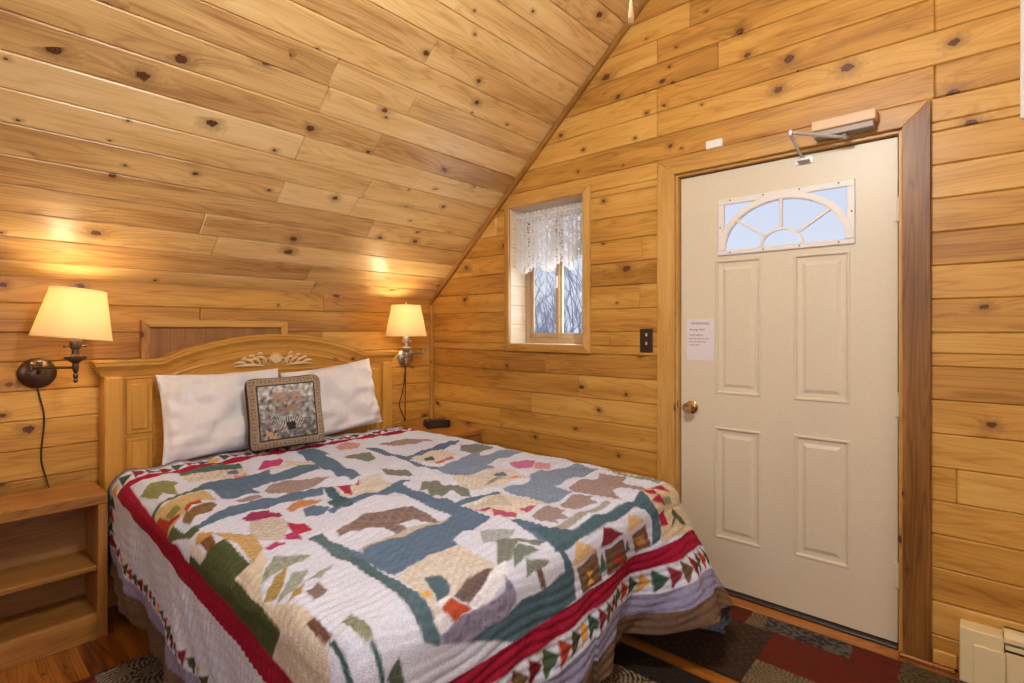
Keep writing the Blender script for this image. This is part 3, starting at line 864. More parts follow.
# ------------------------------------------------------------------ quilt
QX0, QX1, QY1 = -2.085, -.465, -2.235      # outer planes of the draped cloth
QZ = .662; QR = .085; QH = -.285            # top height, edge radius, head edge
DL, DR, DF = .475, .58, .54                # drops from the inner rectangle's edge (flat lengths)
ix0, ix1, iyf = QX0+QR, QX1-QR, QY1+QR
FINE, NBA, FLA, NBC, NBW, FA, FB = 1, .54, .08, .92, .26, .04, .20
def fold(d):
    q = QR*PI/2
    if d < q: return QR*np.sin(d/QR), QR*(1-np.cos(d/QR))
    return QR, QR+(d-q)
def SM(v):
    v = np.clip(v, 0, 1); return v*v*(3-2*v)
def quilt_pos(s, t):
    """flat coordinates (arrays, metres; s across like world x, t along like world y) -> xyz"""
    s = np.asarray(s, float); t = np.asarray(t, float)
    s = s+.085*(t+.55)*np.clip((-1.3-s)/.7, 0, 1)       # the cloth lies a little askew on the left
    du = np.where(s < ix0, s-ix0, np.where(s > ix1, s-ix1, 0)); dv = np.where(t < iyf, t-iyf, 0)
    d = np.hypot(du, dv); sd = np.where(d > 1e-9, d, 1)
    ex, eyv = du/sd, dv/sd
    q = QR*PI/2; drop = np.maximum(d-q, 0)
    hz = np.where(d < q, QR*np.sin(np.minimum(d, q)/QR), QR)
    vz = np.where(d < q, QR*(1-np.cos(np.minimum(d, q)/QR)), QR)
    corner = np.clip(4*np.abs(ex*eyv), 0, 2)/2          # 0 on sides, 1 on the diagonal
    per = s*1.0-t*1.0
    right = (s > -1.2)
    fl = np.where(right, FLA, .30)*corner**.8
    side = np.where(np.abs(du) > np.abs(dv), .10*np.sin(t*9+1)+.05*np.sin(t*23), 0)+np.where(np.abs(dv) > np.abs(du), .10*np.sin(s*8.0+.4)+.05*np.sin(s*19+2), 0)
    side = side*.45*(1-corner)+.05
    side = np.where((s < -1.2), side*np.clip((-t-.44)/.2, 0, 1), side)
    # near the right foot corner the hem is thrown out toward the room
    nb = np.clip((s+NBC)/NBW, 0, 1); nb = NBA*nb*nb*(3-2*nb)*(np.abs(dv)/sd)**2.5*(dv < 0)
    sl = side+np.sqrt(fl**2+nb**2)+(dv < 0)*(1-corner)*right*(FA-FB*SM((s+1.15)/.2))
    sl = np.clip(sl, -.2, .82)
    out = drop*sl; down = drop*np.sqrt(np.maximum(1-sl**2, .2))
    x = np.clip(s, ix0, ix1)+ex*(hz+out); y = np.where(t < iyf, iyf, t)+eyv*(hz+out)
    z = QZ-vz-down
    # soft crown and the rise where it meets the pillows
    z = z+.012*np.clip(1-((s+1.27)/.8)**2, 0, 1)*np.clip((t+2.3)/.5, 0, 1)
    # puckers
    top = np.clip(1-drop/.1, 0, 1)
    wob = .004*np.sin(s*21+3*np.sin(t*5))*np.sin(t*17+2*np.sin(s*7))+.0035*np.sin((s+t*.6)*34+2*np.sin(t*11))
    z = z+wob*top
    gat = drop*.018*np.sin(per*34+2*np.sin(per*7))*(d > q)
    x = x+ex*gat; y = y+eyv*gat
    if FINE == 0: return x-ex*gat, y-eyv*gat, z-wob*top
    st = .0042*np.abs(np.sin((t+.012*np.sin(s*13))*PI/.028))+.0016*np.abs(np.sin((s+.01*np.sin(t*17))*PI/.035))
    wr_ = .006*np.sin(s*9+t*31+3*np.sin(s*6+t*3))*np.exp(-((s+1.5)/.45)**2-((t+1.15)/.5)**2)+.003*np.sin(s*47+4*np.sin(t*9))*np.sin(t*29+3*np.sin(s*11))
    z = z+(st+wr_)*top; x = x+ex*st*(1-top); y = y+eyv*st*(1-top)
    return x, y, np.maximum(z, .022)

def lin(c): return np.array(hexc(*c)[:3])
QP = [
((84,112,104),[(-1.876,-0.473),(-1.755,-0.504),(-1.625,-0.531),(-1.643,-0.634),(-1.764,-0.603),(-1.878,-0.569)],2),
((208,203,196),[(-1.878,-0.569),(-1.764,-0.603),(-1.643,-0.634),(-1.668,-0.783),(-1.775,-0.752),(-1.878,-0.723)],2),
((92,116,144),[(-1.727,-0.673),(-1.684,-0.682),(-1.693,-0.733),(-1.73,-0.723)],0),
((206,130,120),[(-1.716,-0.742),(-1.673,-0.769),(-1.695,-0.817),(-1.723,-0.783)],0),
((150,150,100),[(-2.049,-0.687),(-1.996,-0.6),(-1.951,-0.603),(-1.91,-0.685),(-1.935,-0.728),(-1.942,-0.839),(-1.985,-0.788),(-2.01,-0.836),(-2.031,-0.759)],1),
((96,110,84),[(-2.056,-0.906),(-2.026,-0.882),(-1.992,-0.88),(-1.942,-0.839),(-1.857,-0.788),(-1.85,-0.848),(-1.919,-0.86),(-1.967,-0.887),(-2.005,-0.901),(-2.037,-0.925),(-2.067,-0.964)],0),
((92,116,144),[(-1.857,-0.788),(-1.768,-0.766),(-1.666,-0.786),(-1.581,-0.786),(-1.657,-0.981),(-1.73,-0.99),(-1.725,-1.082),(-1.844,-1.034),(-1.853,-0.882)],0),
((200,176,126),[(-2.067,-0.978),(-2.037,-0.925),(-2.003,-0.916),(-1.958,-0.889),(-1.912,-0.875),(-1.869,-0.88),(-1.86,-1.014),(-1.905,-0.986),(-1.969,-1.089),(-2.019,-1.12),(-2.067,-1.116)],3),
((130,124,70),[(-2.021,-1.007),(-1.976,-0.986),(-1.971,-1.031),(-2.015,-1.065)],0),
((172,60,44),[(-2.069,-0.988),(-2.035,-0.969),(-2.019,-1.053),(-1.985,-1.055),(-1.989,-1.096),(-2.024,-1.091),(-2.058,-1.118),(-2.062,-1.075)],1),
((170,64,60),[(-1.969,-1.051),(-1.935,-0.978),(-1.903,-0.976),(-1.905,-1.026),(-1.944,-1.041),(-1.969,-1.089)],0),
((134,106,76),[(-1.996,-1.149),(-1.974,-1.091),(-1.933,-1.055),(-1.889,-1.046),(-1.88,-1.108),(-1.919,-1.164),(-1.958,-1.169),(-1.983,-1.202)],2),
((92,116,144),[(-2.012,-1.226),(-1.964,-1.243),(-1.917,-1.197),(-1.86,-1.166),(-1.73,-1.176),(-1.759,-1.262),(-1.825,-1.253),(-1.894,-1.255),(-1.935,-1.27),(-1.985,-1.284),(-2.017,-1.272)],0),
((86,100,66),[(-2.069,-1.118),(-2.021,-1.116),(-2.008,-1.229),(-1.974,-1.243),(-1.978,-1.299),(-2.008,-1.291)],0),
((152,136,136),[(-1.823,-1.089),(-1.778,-1.087),(-1.736,-1.096),(-1.75,-1.152),(-1.793,-1.152),(-1.823,-1.147)],0),
((164,58,110),[(-1.864,-1.315),(-1.819,-1.262),(-1.768,-1.286),(-1.809,-1.404),(-1.83,-1.419),(-1.86,-1.349)],1),
((164,58,110),[(-1.604,-0.701),(-1.52,-0.632),(-1.55,-0.704),(-1.602,-0.742)],0),
((92,116,144),[(-1.691,-0.858),(-1.588,-0.848),(-1.474,-0.831),(-1.406,-0.875),(-1.429,-0.952),(-1.57,-0.969),(-1.73,-0.971)],0),
((92,116,144),[(-1.344,-0.538),(-1.237,-0.519),(-1.246,-0.701),(-1.29,-0.73),(-1.363,-1.202),(-1.431,-1.207),(-1.415,-0.863)],0),
((208,203,196),[(-1.609,-0.74),(-1.497,-0.766),(-1.474,-0.68),(-1.374,-0.75),(-1.411,-0.87),(-1.534,-0.8),(-1.611,-0.783)],3),
((184,70,130),[(-1.602,-0.704),(-1.543,-0.624),(-1.458,-0.608),(-1.474,-0.68),(-1.518,-0.745),(-1.563,-0.73)],0),
((152,136,136),[(-1.705,-1.053),(-1.648,-0.998),(-1.554,-1.007),(-1.477,-1.048),(-1.468,-1.128),(-1.52,-1.149),(-1.563,-1.144),(-1.645,-1.193),(-1.689,-1.154),(-1.707,-1.108)],0),
((152,136,136),[(-1.768,-1.089),(-1.736,-1.096),(-1.736,-1.142),(-1.771,-1.147),(-1.784,-1.137)],0),
((208,203,196),[(-1.436,-1.236),(-1.324,-1.229),(-1.358,-1.397),(-1.465,-1.407),(-1.536,-1.373),(-1.536,-1.224)],3),
((176,54,90),[(-1.522,-1.209),(-1.486,-1.226),(-1.465,-1.265),(-1.401,-1.224),(-1.44,-1.279),(-1.49,-1.311),(-1.509,-1.368),(-1.522,-1.335),(-1.522,-1.272)],1),
((92,116,144),[(-1.789,-1.152),(-1.727,-1.181),(-1.629,-1.183),(-1.559,-1.231),(-1.577,-1.282),(-1.661,-1.258),(-1.741,-1.248),(-1.816,-1.241)],0),
((92,116,144),[(-1.698,-1.388),(-1.661,-1.39),(-1.632,-1.448),(-1.666,-1.474),(-1.711,-1.443)],0),
((72,96,112),[(-1.563,-1.241),(-1.534,-1.246),(-1.543,-1.433),(-1.568,-1.481),(-1.618,-1.467),(-1.625,-1.409),(-1.581,-1.356)],0),
((92,116,144),[(-1.543,-1.409),(-1.358,-1.397),(-1.249,-1.356),(-1.292,-1.412),(-1.379,-1.441),(-1.563,-1.472)],0),
((206,150,110),[(-1.732,-1.325),(-1.661,-1.258),(-1.604,-1.327),(-1.643,-1.388),(-1.695,-1.368),(-1.73,-1.373)],1),
((164,58,110),[(-1.832,-1.289),(-1.791,-1.286),(-1.755,-1.342),(-1.766,-1.402),(-1.814,-1.412),(-1.846,-1.335)],1),
((208,203,196),[(-1.855,-1.364),(-1.771,-1.414),(-1.782,-1.498),(-1.837,-1.583),(-1.898,-1.506)],1),
((190,60,90),[(-1.784,-1.477),(-1.741,-1.503),(-1.748,-1.58),(-1.791,-1.583),(-1.798,-1.633),(-1.835,-1.587),(-1.796,-1.559)],1),
((136,118,116),[(-1.716,-1.667),(-1.684,-1.65),(-1.597,-1.602),(-1.556,-1.611),(-1.468,-1.628),(-1.449,-1.667),(-1.465,-1.835),(-1.488,-1.828),(-1.504,-1.751),(-1.57,-1.749),(-1.57,-1.821),(-1.609,-1.833),(-1.604,-1.741),(-1.648,-1.72),(-1.695,-1.696),(-1.718,-1.696)],2),
((92,116,144),[(-1.787,-1.638),(-1.759,-1.65),(-1.73,-1.855),(-1.634,-1.85),(-1.527,-1.843),(-1.406,-1.835),(-1.379,-1.84),(-1.376,-1.917),(-1.406,-1.953),(-1.525,-1.956),(-1.531,-2.009),(-1.652,-2.033),(-1.721,-1.951),(-1.787,-1.867)],0),
((92,116,144),[(-1.381,-1.419),(-1.356,-1.419),(-1.388,-1.624),(-1.383,-1.835),(-1.422,-1.838),(-1.413,-1.636)],0),
((92,116,144),[(-1.652,-1.462),(-1.522,-1.436),(-1.37,-1.402),(-1.381,-1.457),(-1.591,-1.46),(-1.645,-1.503)],0),
((190,182,172),[(-1.736,-1.826),(-1.572,-1.816),(-1.401,-1.84),(-1.52,-1.843),(-1.625,-1.843),(-1.718,-1.843)],3),
((126,144,172),[(-1.089,-1.33),(-0.672,-1.197),(-0.877,-1.404),(-1.121,-1.481),(-1.114,-1.397)],0),
((92,116,144),[(-1.078,-0.747),(-1.009,-0.75),(-1.044,-1.06),(-0.62,-0.889),(-0.572,-0.935),(-0.902,-1.094),(-1.073,-1.116),(-1.071,-1.349),(-1.117,-1.349),(-1.082,-1.019)],0),
((152,136,136),[(-0.962,-0.697),(-0.788,-0.687),(-0.665,-0.723),(-0.681,-0.829),(-0.809,-0.819),(-0.925,-0.803)],0),
((208,203,196),[(-1.044,-1.091),(-0.786,-1.017),(-0.807,-1.188),(-1.034,-1.238)],3),
((70,94,108),[(-0.998,-1.137),(-0.941,-1.14),(-0.973,-1.193),(-1.016,-1.173)],0),
((180,116,106),[(-1.016,-1.229),(-0.861,-1.193),(-0.884,-1.231),(-1.014,-1.267)],0),
((132,140,132),[(-1.258,-0.827),(-1.189,-0.783),(-1.105,-0.841),(-1.144,-0.949),(-1.208,-0.966),(-1.258,-0.88)],1),
((200,150,150),[(-1.162,-0.588),(-1.069,-0.545),(-1.025,-0.629),(-1.091,-0.697),(-1.176,-0.67)],3),
((132,140,132),[(-1.256,-1.144),(-1.185,-1.248),(-1.212,-1.337),(-1.283,-1.255)],1),
((132,140,132),[(-0.745,-1.123),(-0.642,-1.019),(-0.585,-1.075),(-0.56,-1.188),(-0.633,-1.234),(-0.697,-1.226),(-0.747,-1.205)],1),
((126,144,172),[(-1.078,-1.327),(-0.763,-1.291),(-0.565,-1.299),(-0.551,-1.397),(-0.85,-1.421),(-0.873,-1.506),(-1.121,-1.496)],0),
((186,112,156),[(-0.786,-1.508),(-0.665,-1.515),(-0.647,-1.556),(-0.743,-1.619),(-0.834,-1.609)],0),
((196,150,160),[(-0.686,-1.587),(-0.622,-1.624),(-0.699,-1.684),(-0.765,-1.638)],3),
((208,203,196),[(-1.148,-1.506),(-0.889,-1.51),(-0.882,-1.715),(-1.016,-1.715),(-1.189,-1.691),(-1.173,-1.583)],3),
((92,116,144),[(-0.975,-1.583),(-0.92,-1.59),(-0.932,-1.628),(-0.987,-1.614)],0),
((206,140,124),[(-0.968,-1.662),(-0.911,-1.667),(-0.92,-1.703),(-0.982,-1.703)],0),
((152,136,136),[(-1.107,-1.655),(-0.993,-1.638),(-0.968,-1.662),(-1.062,-1.667)],1),
((126,144,172),[(-1.107,-1.754),(-0.907,-1.763),(-0.779,-1.744),(-1.105,-1.994),(-1.103,-1.843),(-1.117,-1.787)],0),
((132,140,132),[(-1.344,-1.544),(-1.244,-1.431),(-1.201,-1.484),(-1.217,-1.532),(-1.173,-1.583),(-1.208,-1.674),(-1.267,-1.754),(-1.26,-1.676),(-1.26,-1.628),(-1.313,-1.645),(-1.319,-1.607),(-1.356,-1.628),(-1.301,-1.534)],1),
((92,116,144),[(-1.36,-1.378),(-1.338,-1.409),(-1.34,-1.587),(-1.342,-1.746),(-1.151,-1.751),(-1.139,-1.792),(-1.351,-1.782),(-1.351,-1.939),(-1.531,-1.977),(-1.575,-1.924),(-1.618,-1.869),(-1.518,-1.852),(-1.404,-1.833),(-1.39,-1.628)],0),
((208,203,196),[(-1.349,-1.787),(-1.151,-1.794),(-1.128,-1.896),(-1.107,-1.994),(-1.272,-1.987),(-1.338,-1.994),(-1.344,-1.944)],0),
((186,184,170),[(-1.303,-1.816),(-1.167,-1.809),(-1.215,-1.908)],0),
((170,80,110),[(-1.349,-1.855),(-1.31,-1.857),(-1.292,-1.886),(-1.333,-1.898)],0),
((176,84,120),[(-1.31,-1.9),(-1.258,-1.968),(-1.294,-1.994),(-1.319,-1.975),(-1.344,-1.944)],0),
((176,90,120),[(-1.224,-1.946),(-1.173,-1.987),(-1.24,-1.997)],0),
((92,116,144),[(-1.335,-2.006),(-1.292,-2.006),(-1.297,-2.141),(-1.342,-2.184),(-1.365,-2.172)],0),
((126,144,172),[(-0.857,-1.693),(-0.713,-1.717),(-0.558,-1.744),(-0.565,-1.864),(-0.765,-1.874),(-0.941,-1.881),(-0.95,-1.987),(-1.11,-1.994),(-1.132,-1.922)],0),
((152,136,136),[(-0.889,-1.92),(-0.8,-1.91),(-0.688,-1.934),(-0.638,-1.91),(-0.638,-1.951),(-0.597,-2.023),(-0.677,-2.045),(-0.677,-2.098),(-0.681,-2.158),(-0.731,-2.163),(-0.734,-2.1),(-0.813,-2.081),(-0.873,-2.158),(-0.893,-2.148),(-0.898,-2.081),(-0.934,-1.987)],0),
((152,136,136),[(-1.078,-2.018),(-1.012,-2.004),(-0.973,-2.006),(-0.934,-2.069),(-0.982,-2.086),(-0.984,-2.122),(-1.037,-2.093),(-1.085,-2.105),(-1.096,-2.057)],0),
((152,136,136),[(-1.253,-2.03),(-1.187,-2.011),(-1.146,-2.016),(-1.123,-2.076),(-1.173,-2.093),(-1.173,-2.134),(-1.224,-2.103),(-1.235,-2.131),(-1.267,-2.076)],0),
((130,142,134),[(-0.572,-1.859),(-0.551,-1.898),(-0.549,-2.04),(-0.54,-2.168),(-0.597,-2.165),(-0.585,-2.016)],0),
((156,154,148),[(-1.281,-2.134),(-1.126,-2.134),(-0.948,-2.134),(-0.95,-2.156),(-1.139,-2.165),(-1.299,-2.172)],0),
((74,100,114),[(-1.299,-2.18),(-1.162,-2.18),(-1.005,-2.18),(-0.829,-2.182),(-0.743,-2.163),(-0.715,-2.192),(-0.722,-2.249),(-0.722,-2.298),(-0.763,-2.358),(-0.807,-2.367),(-0.784,-2.281),(-0.809,-2.24),(-0.841,-2.213),(-1.03,-2.221),(-1.192,-2.223),(-1.328,-2.228),(-1.356,-2.218)],0),
((92,116,144),[(-1.301,-2.062),(-1.29,-2.093),(-1.303,-2.184),(-1.349,-2.218),(-1.351,-2.151),(-1.344,-2.105)],0),
((206,190,160),[(-0.736,-2.158),(-0.556,-2.175),(-0.506,-2.204),(-0.478,-2.3),(-0.485,-2.387),(-0.759,-2.365),(-0.722,-2.274),(-0.743,-2.218)],3),
((160,34,64),[(-0.681,-2.172),(-0.576,-2.221),(-0.595,-2.172)],0),
((160,34,64),[(-0.731,-2.163),(-0.727,-2.199),(-0.67,-2.216),(-0.672,-2.182)],0),
((160,34,64),[(-0.743,-2.218),(-0.663,-2.266),(-0.67,-2.216)],0),
((160,34,64),[(-0.736,-2.317),(-0.683,-2.322),(-0.681,-2.271),(-0.722,-2.274)],0),
((130,140,112),[(-0.674,-2.228),(-0.601,-2.228),(-0.606,-2.264),(-0.663,-2.264)],0),
((76,80,66),[(-0.608,-2.283),(-0.551,-2.358),(-0.588,-2.351),(-0.631,-2.298)],0),
((76,80,66),[(-0.683,-2.341),(-0.583,-2.31),(-0.636,-2.314)],0),
((214,184,140),[(-0.973,-2.274),(-0.927,-2.221),(-0.834,-2.274)],3),
((130,100,84),[(-0.936,-2.293),(-0.836,-2.286),(-0.809,-2.367),(-0.893,-2.372)],2),
((206,156,92),[(-0.914,-2.312),(-0.852,-2.314),(-0.836,-2.351),(-0.877,-2.355)],1),
((162,172,180),[(-1.431,-1.98),(-1.363,-2.062),(-1.422,-2.098),(-1.461,-2.091),(-1.488,-2.064)],3),
((132,140,132),[(-1.536,-2.177),(-1.442,-2.069),(-1.351,-2.163),(-1.381,-2.18),(-1.411,-2.124),(-1.47,-2.163),(-1.49,-2.187),(-1.52,-2.18)],1),
((112,126,120),[(-1.47,-2.163),(-1.42,-2.134),(-1.395,-2.199),(-1.456,-2.199),(-1.502,-2.209)],0),
((132,140,132),[(-1.481,-2.249),(-1.454,-2.201),(-1.385,-2.24),(-1.411,-2.245),(-1.442,-2.235)],1),
((118,90,82),[(-1.442,-2.235),(-1.422,-2.24),(-1.413,-2.295),(-1.433,-2.29)],2),
((92,116,144),[(-1.725,-1.843),(-1.641,-1.843),(-1.547,-1.84),(-1.458,-1.949),(-1.522,-1.956),(-1.531,-2.014),(-1.638,-2.018),(-1.734,-2.023),(-1.746,-1.951)],0),
((82,106,118),[(-1.755,-1.71),(-1.752,-1.768),(-1.746,-1.951),(-1.746,-2.074),(-1.75,-2.172),(-1.741,-2.225),(-1.739,-2.283),(-1.78,-2.261),(-1.784,-2.211),(-1.787,-2.146),(-1.78,-2.009),(-1.784,-1.905),(-1.789,-1.79)],0),
((208,203,196),[(-1.736,-2.03),(-1.641,-2.021),(-1.531,-2.014),(-1.538,-2.177),(-1.556,-2.187),(-1.632,-2.184),(-1.684,-2.196),(-1.734,-2.264),(-1.746,-2.216),(-1.748,-2.16),(-1.739,-2.071)],3),
((224,228,240),[(-1.75,-2.228),(-1.725,-2.218),(-1.709,-2.259),(-1.736,-2.264)],0),
((224,228,240),[(-1.659,-2.233),(-1.604,-2.194),(-1.506,-2.177),(-1.531,-2.221),(-1.597,-2.252),(-1.645,-2.254)],0),
((80,104,120),[(-1.698,-2.098),(-1.675,-2.103),(-1.664,-2.127),(-1.673,-2.17),(-1.689,-2.189),(-1.727,-2.201)],0),
((224,228,240),[(-1.732,-2.204),(-1.691,-2.192),(-1.686,-2.199),(-1.725,-2.218)],0),
((216,168,84),[(-1.748,-2.158),(-1.725,-2.158),(-1.73,-2.184),(-1.746,-2.18)],0),
((116,100,98),[(-1.686,-2.199),(-1.629,-2.175),(-1.552,-2.187),(-1.597,-2.209),(-1.657,-2.233)],1),
((178,80,54),[(-1.725,-2.218),(-1.691,-2.204),(-1.65,-2.249),(-1.702,-2.259)],0),
((146,144,172),[(-1.739,-2.261),(-1.645,-2.254),(-1.552,-2.252),(-1.54,-2.216),(-1.522,-2.261),(-1.52,-2.295),(-1.572,-2.312),(-1.65,-2.329),(-1.736,-2.283)],2),
((134,140,116),[(-1.905,-2.119),(-1.878,-2.112),(-1.876,-2.211),(-1.903,-2.192)],2),
((74,100,114),[(-1.52,-2.3),(-1.433,-2.295),(-1.338,-2.29),(-1.303,-2.312),(-1.303,-2.375),(-1.413,-2.387),(-1.506,-2.399),(-1.588,-2.355),(-1.664,-2.317),(-1.577,-2.31)],0),
((74,100,114),[(-1.338,-2.091),(-1.308,-2.127),(-1.324,-2.218),(-1.31,-2.257),(-1.297,-2.31),(-1.308,-2.363),(-1.338,-2.29),(-1.34,-2.247),(-1.351,-2.182)],0),
((74,100,114),[(-1.308,-2.127),(-1.244,-2.18),(-1.144,-2.216),(-1.324,-2.221)],0),
((212,184,138),[(-1.308,-2.278),(-1.258,-2.221),(-1.164,-2.281)],3),
((120,96,74),[(-1.283,-2.293),(-1.171,-2.281),(-1.142,-2.379),(-1.267,-2.375)],2),
((216,168,84),[(-1.233,-2.317),(-1.194,-2.331),(-1.215,-2.343),(-1.192,-2.367),(-1.233,-2.367),(-1.217,-2.348)],0),
((120,36,56),[(-1.146,-2.278),(-1.098,-2.223),(-0.989,-2.276)],0),
((116,90,74),[(-1.121,-2.288),(-0.998,-2.29),(-0.946,-2.391),(-1.11,-2.375)],2),
((172,60,44),[(-1.075,-2.343),(-1.016,-2.324),(-0.993,-2.375)],0),
((70,100,98),[(-1.155,-2.353),(-1.142,-2.29),(-1.11,-2.353)],0),
((70,100,98),[(-0.973,-2.346),(-0.973,-2.293),(-0.939,-2.346)],0),
((206,196,180),[(-1.985,-1.655),(-1.939,-1.657),(-1.901,-1.609),(-1.907,-1.679),(-1.955,-1.778),(-1.98,-1.847),(-1.955,-1.905),(-1.93,-1.997),(-1.93,-2.05),(-1.951,-2.04),(-1.989,-1.956),(-1.987,-1.819)],0),  # beige stands for warm lamplight painted onto the white cloth
((208,200,186),[(-1.994,-1.961),(-1.964,-1.985),(-1.951,-2.038),(-1.948,-2.131),(-1.967,-2.18),(-1.987,-2.187),(-2.06,-2.038),(-2.058,-1.929)],0),  # lamp warmth put into the colour of the white cloth here too
((74,84,52),[(-2.031,-1.433),(-1.976,-1.443),(-1.948,-1.455),(-1.939,-1.657),(-1.985,-1.655),(-1.987,-1.819),(-1.989,-1.956),(-2.015,-1.946),(-2.065,-1.84),(-2.067,-1.732),(-2.062,-1.621),(-2.06,-1.496),(-2.058,-1.354),(-2.033,-1.337)],0),
((208,203,196),[(-2.012,-1.296),(-2.008,-1.337),(-2.003,-1.448),(-2.028,-1.436),(-2.033,-1.337)],0),
((188,150,92),[(-2.008,-1.337),(-1.983,-1.306),(-1.955,-1.349),(-1.976,-1.397)],0),
((124,90,56),[(-1.996,-1.356),(-1.962,-1.373),(-1.971,-1.457),(-1.996,-1.443)],2),
((206,176,124),[(-1.96,-1.344),(-1.878,-1.477),(-1.891,-1.604),(-1.935,-1.664),(-1.933,-1.522),(-1.948,-1.455)],1),
((170,60,116),[(-1.889,-1.595),(-1.85,-1.58),(-1.839,-1.624),(-1.887,-1.638)],0),
((170,60,116),[(-1.825,-1.561),(-1.793,-1.561),(-1.791,-1.616),(-1.814,-1.616)],0),
((150,158,146),[(-1.955,-1.778),(-1.891,-1.681),(-1.821,-1.756),(-1.876,-1.773),(-1.926,-1.782)],2),
((176,150,92),[(-1.98,-1.847),(-1.926,-1.794),(-1.887,-1.77),(-1.926,-1.85),(-1.951,-1.874)],1),
((150,160,150),[(-1.958,-1.891),(-1.926,-1.859),(-1.889,-1.809),(-1.86,-1.833),(-1.917,-1.903)],0),
((176,150,92),[(-1.946,-1.934),(-1.923,-1.905),(-1.885,-1.876),(-1.917,-1.934)],1),
((172,178,170),[(-1.889,-1.871),(-1.812,-1.869),(-1.855,-1.9)],1),
((140,120,118),[(-1.905,-1.932),(-1.869,-1.915),(-1.871,-1.973),(-1.905,-1.985)],1),
((90,114,126),[(-1.789,-1.643),(-1.748,-1.645),(-1.743,-1.811),(-1.782,-1.891),(-1.784,-1.773)],0),
((74,84,52),[(-1.989,-1.773),(-1.992,-1.958),(-2.058,-1.929),(-2.056,-1.903),(-2.051,-1.799)],0),
((112,82,68),[(-1.951,-2.038),(-1.93,-2.047),(-1.933,-2.141),(-1.948,-2.131)],2),
((138,144,122),[(-1.903,-2.115),(-1.878,-2.107),(-1.876,-2.206),(-1.896,-2.213)],2),
((62,88,90),[(-1.946,-2.136),(-1.937,-2.146),(-1.935,-2.199),(-1.942,-2.254),(-1.955,-2.24),(-1.946,-2.194)],0),
((62,88,90),[(-1.889,-2.213),(-1.88,-2.213),(-1.873,-2.249),(-1.864,-2.305),(-1.876,-2.298),(-1.885,-2.247)],0),
((84,100,84),[(-1.864,-2.288),(-1.837,-2.261),(-1.823,-2.324),(-1.853,-2.312)],2)]
#@QP@

def pip(S_, T_, poly):
    p = np.array(poly); ins_ = np.zeros(S_.shape, bool); j = len(p)-1
    for i in range(len(p)):
        xi, yi = p[i]; xj, yj = p[j]
        if yi != yj:
            c = ((yi > T_) != (yj > T_)) & (S_ < (xj-xi)*(T_-yi)/(yj-yi)+xi); ins_ ^= c
        j = i
    return ins_
def vnoise(S_, T_, f, seed):
    a = np.sin(S_*f*1.0+seed)*np.sin(T_*f*1.13+seed*2.1)+np.sin((S_*.8+T_*.6)*f*2.1+seed*3.3)*np.sin((T_*.8-S_*.6)*f*1.9+seed)
    return a*.5
step = .0046
OVER = 3
s0_, s1_ = ix0-DL, ix1+DR; t0_, t1_ = iyf-DF, QH
ns, nt = int((s1_-s0_)/step), int((t1_-t0_)/step)
fs, ft = ns*OVER, nt*OVER
sv = s0_+(np.arange(fs)+.5)/fs*(s1_-s0_); tv = t0_+(np.arange(ft)+.5)/ft*(t1_-t0_)
SS, TT = np.meshgrid(sv, tv, indexing='ij')
C_ = np.zeros((fs, ft, 3)); C_[:] = lin((208, 216, 238))*(1+.05*vnoise(SS, TT, 230, 4)-.10*(vnoise(SS, TT, 150, 6) > .55))[..., None]
WHT0 = 0
TEAL, GRN, MAR, LAV, BRN, CRM, GRY, RED, GOLD, PLUM, WHT = (92, 116, 128), (74, 84, 56), (140, 22, 44), (140, 140, 172), (104, 82, 66), (222, 208, 180), (150, 132, 132), (158, 50, 40), (214, 168, 84), (150, 56, 96), (208, 216, 236)
for col, poly, pat in QP:
    pa = np.array(poly); lo, hi = pa.min(0), pa.max(0)
    i0, i1 = np.searchsorted(sv, (lo[0], hi[0])); j0, j1 = np.searchsorted(tv, (lo[1], hi[1]))
    if i1 <= i0 or j1 <= j0: continue
    s_, t_ = SS[i0:i1, j0:j1], TT[i0:i1, j0:j1]
    m = pip(s_, t_, poly)
    base = lin(col)
    v = 1+.16*vnoise(s_, t_, 210, 3)+.08*vnoise(s_, t_, 70, 9)+.06*np.sin(t_*260)*np.sin(s_*250)
    if pat == 1: v = v*(1-.42*(np.sin((s_+t_)*420) > .1))        # striped cloth
    if pat == 2: v = v*(1-.28*(vnoise(s_, t_, 120, 7) > .15))     # mottled print
    if pat == 3: v = v*(1-.10*((np.sin(s_*380) > .6)|(np.sin(t_*380) > .6)))  # check
    C_[i0:i1, j0:j1][m] = (base[None, :]*v[m][:, None])
# borders
WB, LB, TB, MBD = .078, .074, .090, .066
def band(off_hem_side, off_hem_foot, wside, wfoot, col, pat=0, ret=False):
    """ring band measured from the hem: side / foot offsets"""
    dl = SS-s0_; dr = s1_-SS; df = TT-t0_; dh = t1_-TT
    inr = (dl >= off_hem_side[0]) & (dr >= off_hem_side[0]) & (df >= off_hem_foot[0]) & (dh >= off_hem_foot[2])
    inner = (dl >= off_hem_side[1]) & (dr >= off_hem_side[1]) & (df >= off_hem_foot[1]) & (dh >= off_hem_foot[3])
    m = inr & ~inner
    if ret: return m
    b = lin(col); v = 1+.13*vnoise(SS, TT, 190, 1.7)+(0 if not pat else .12*(vnoise(SS, TT, 90, 5) > .1))
    C_[m] = b[None, :]*v[m][:, None]
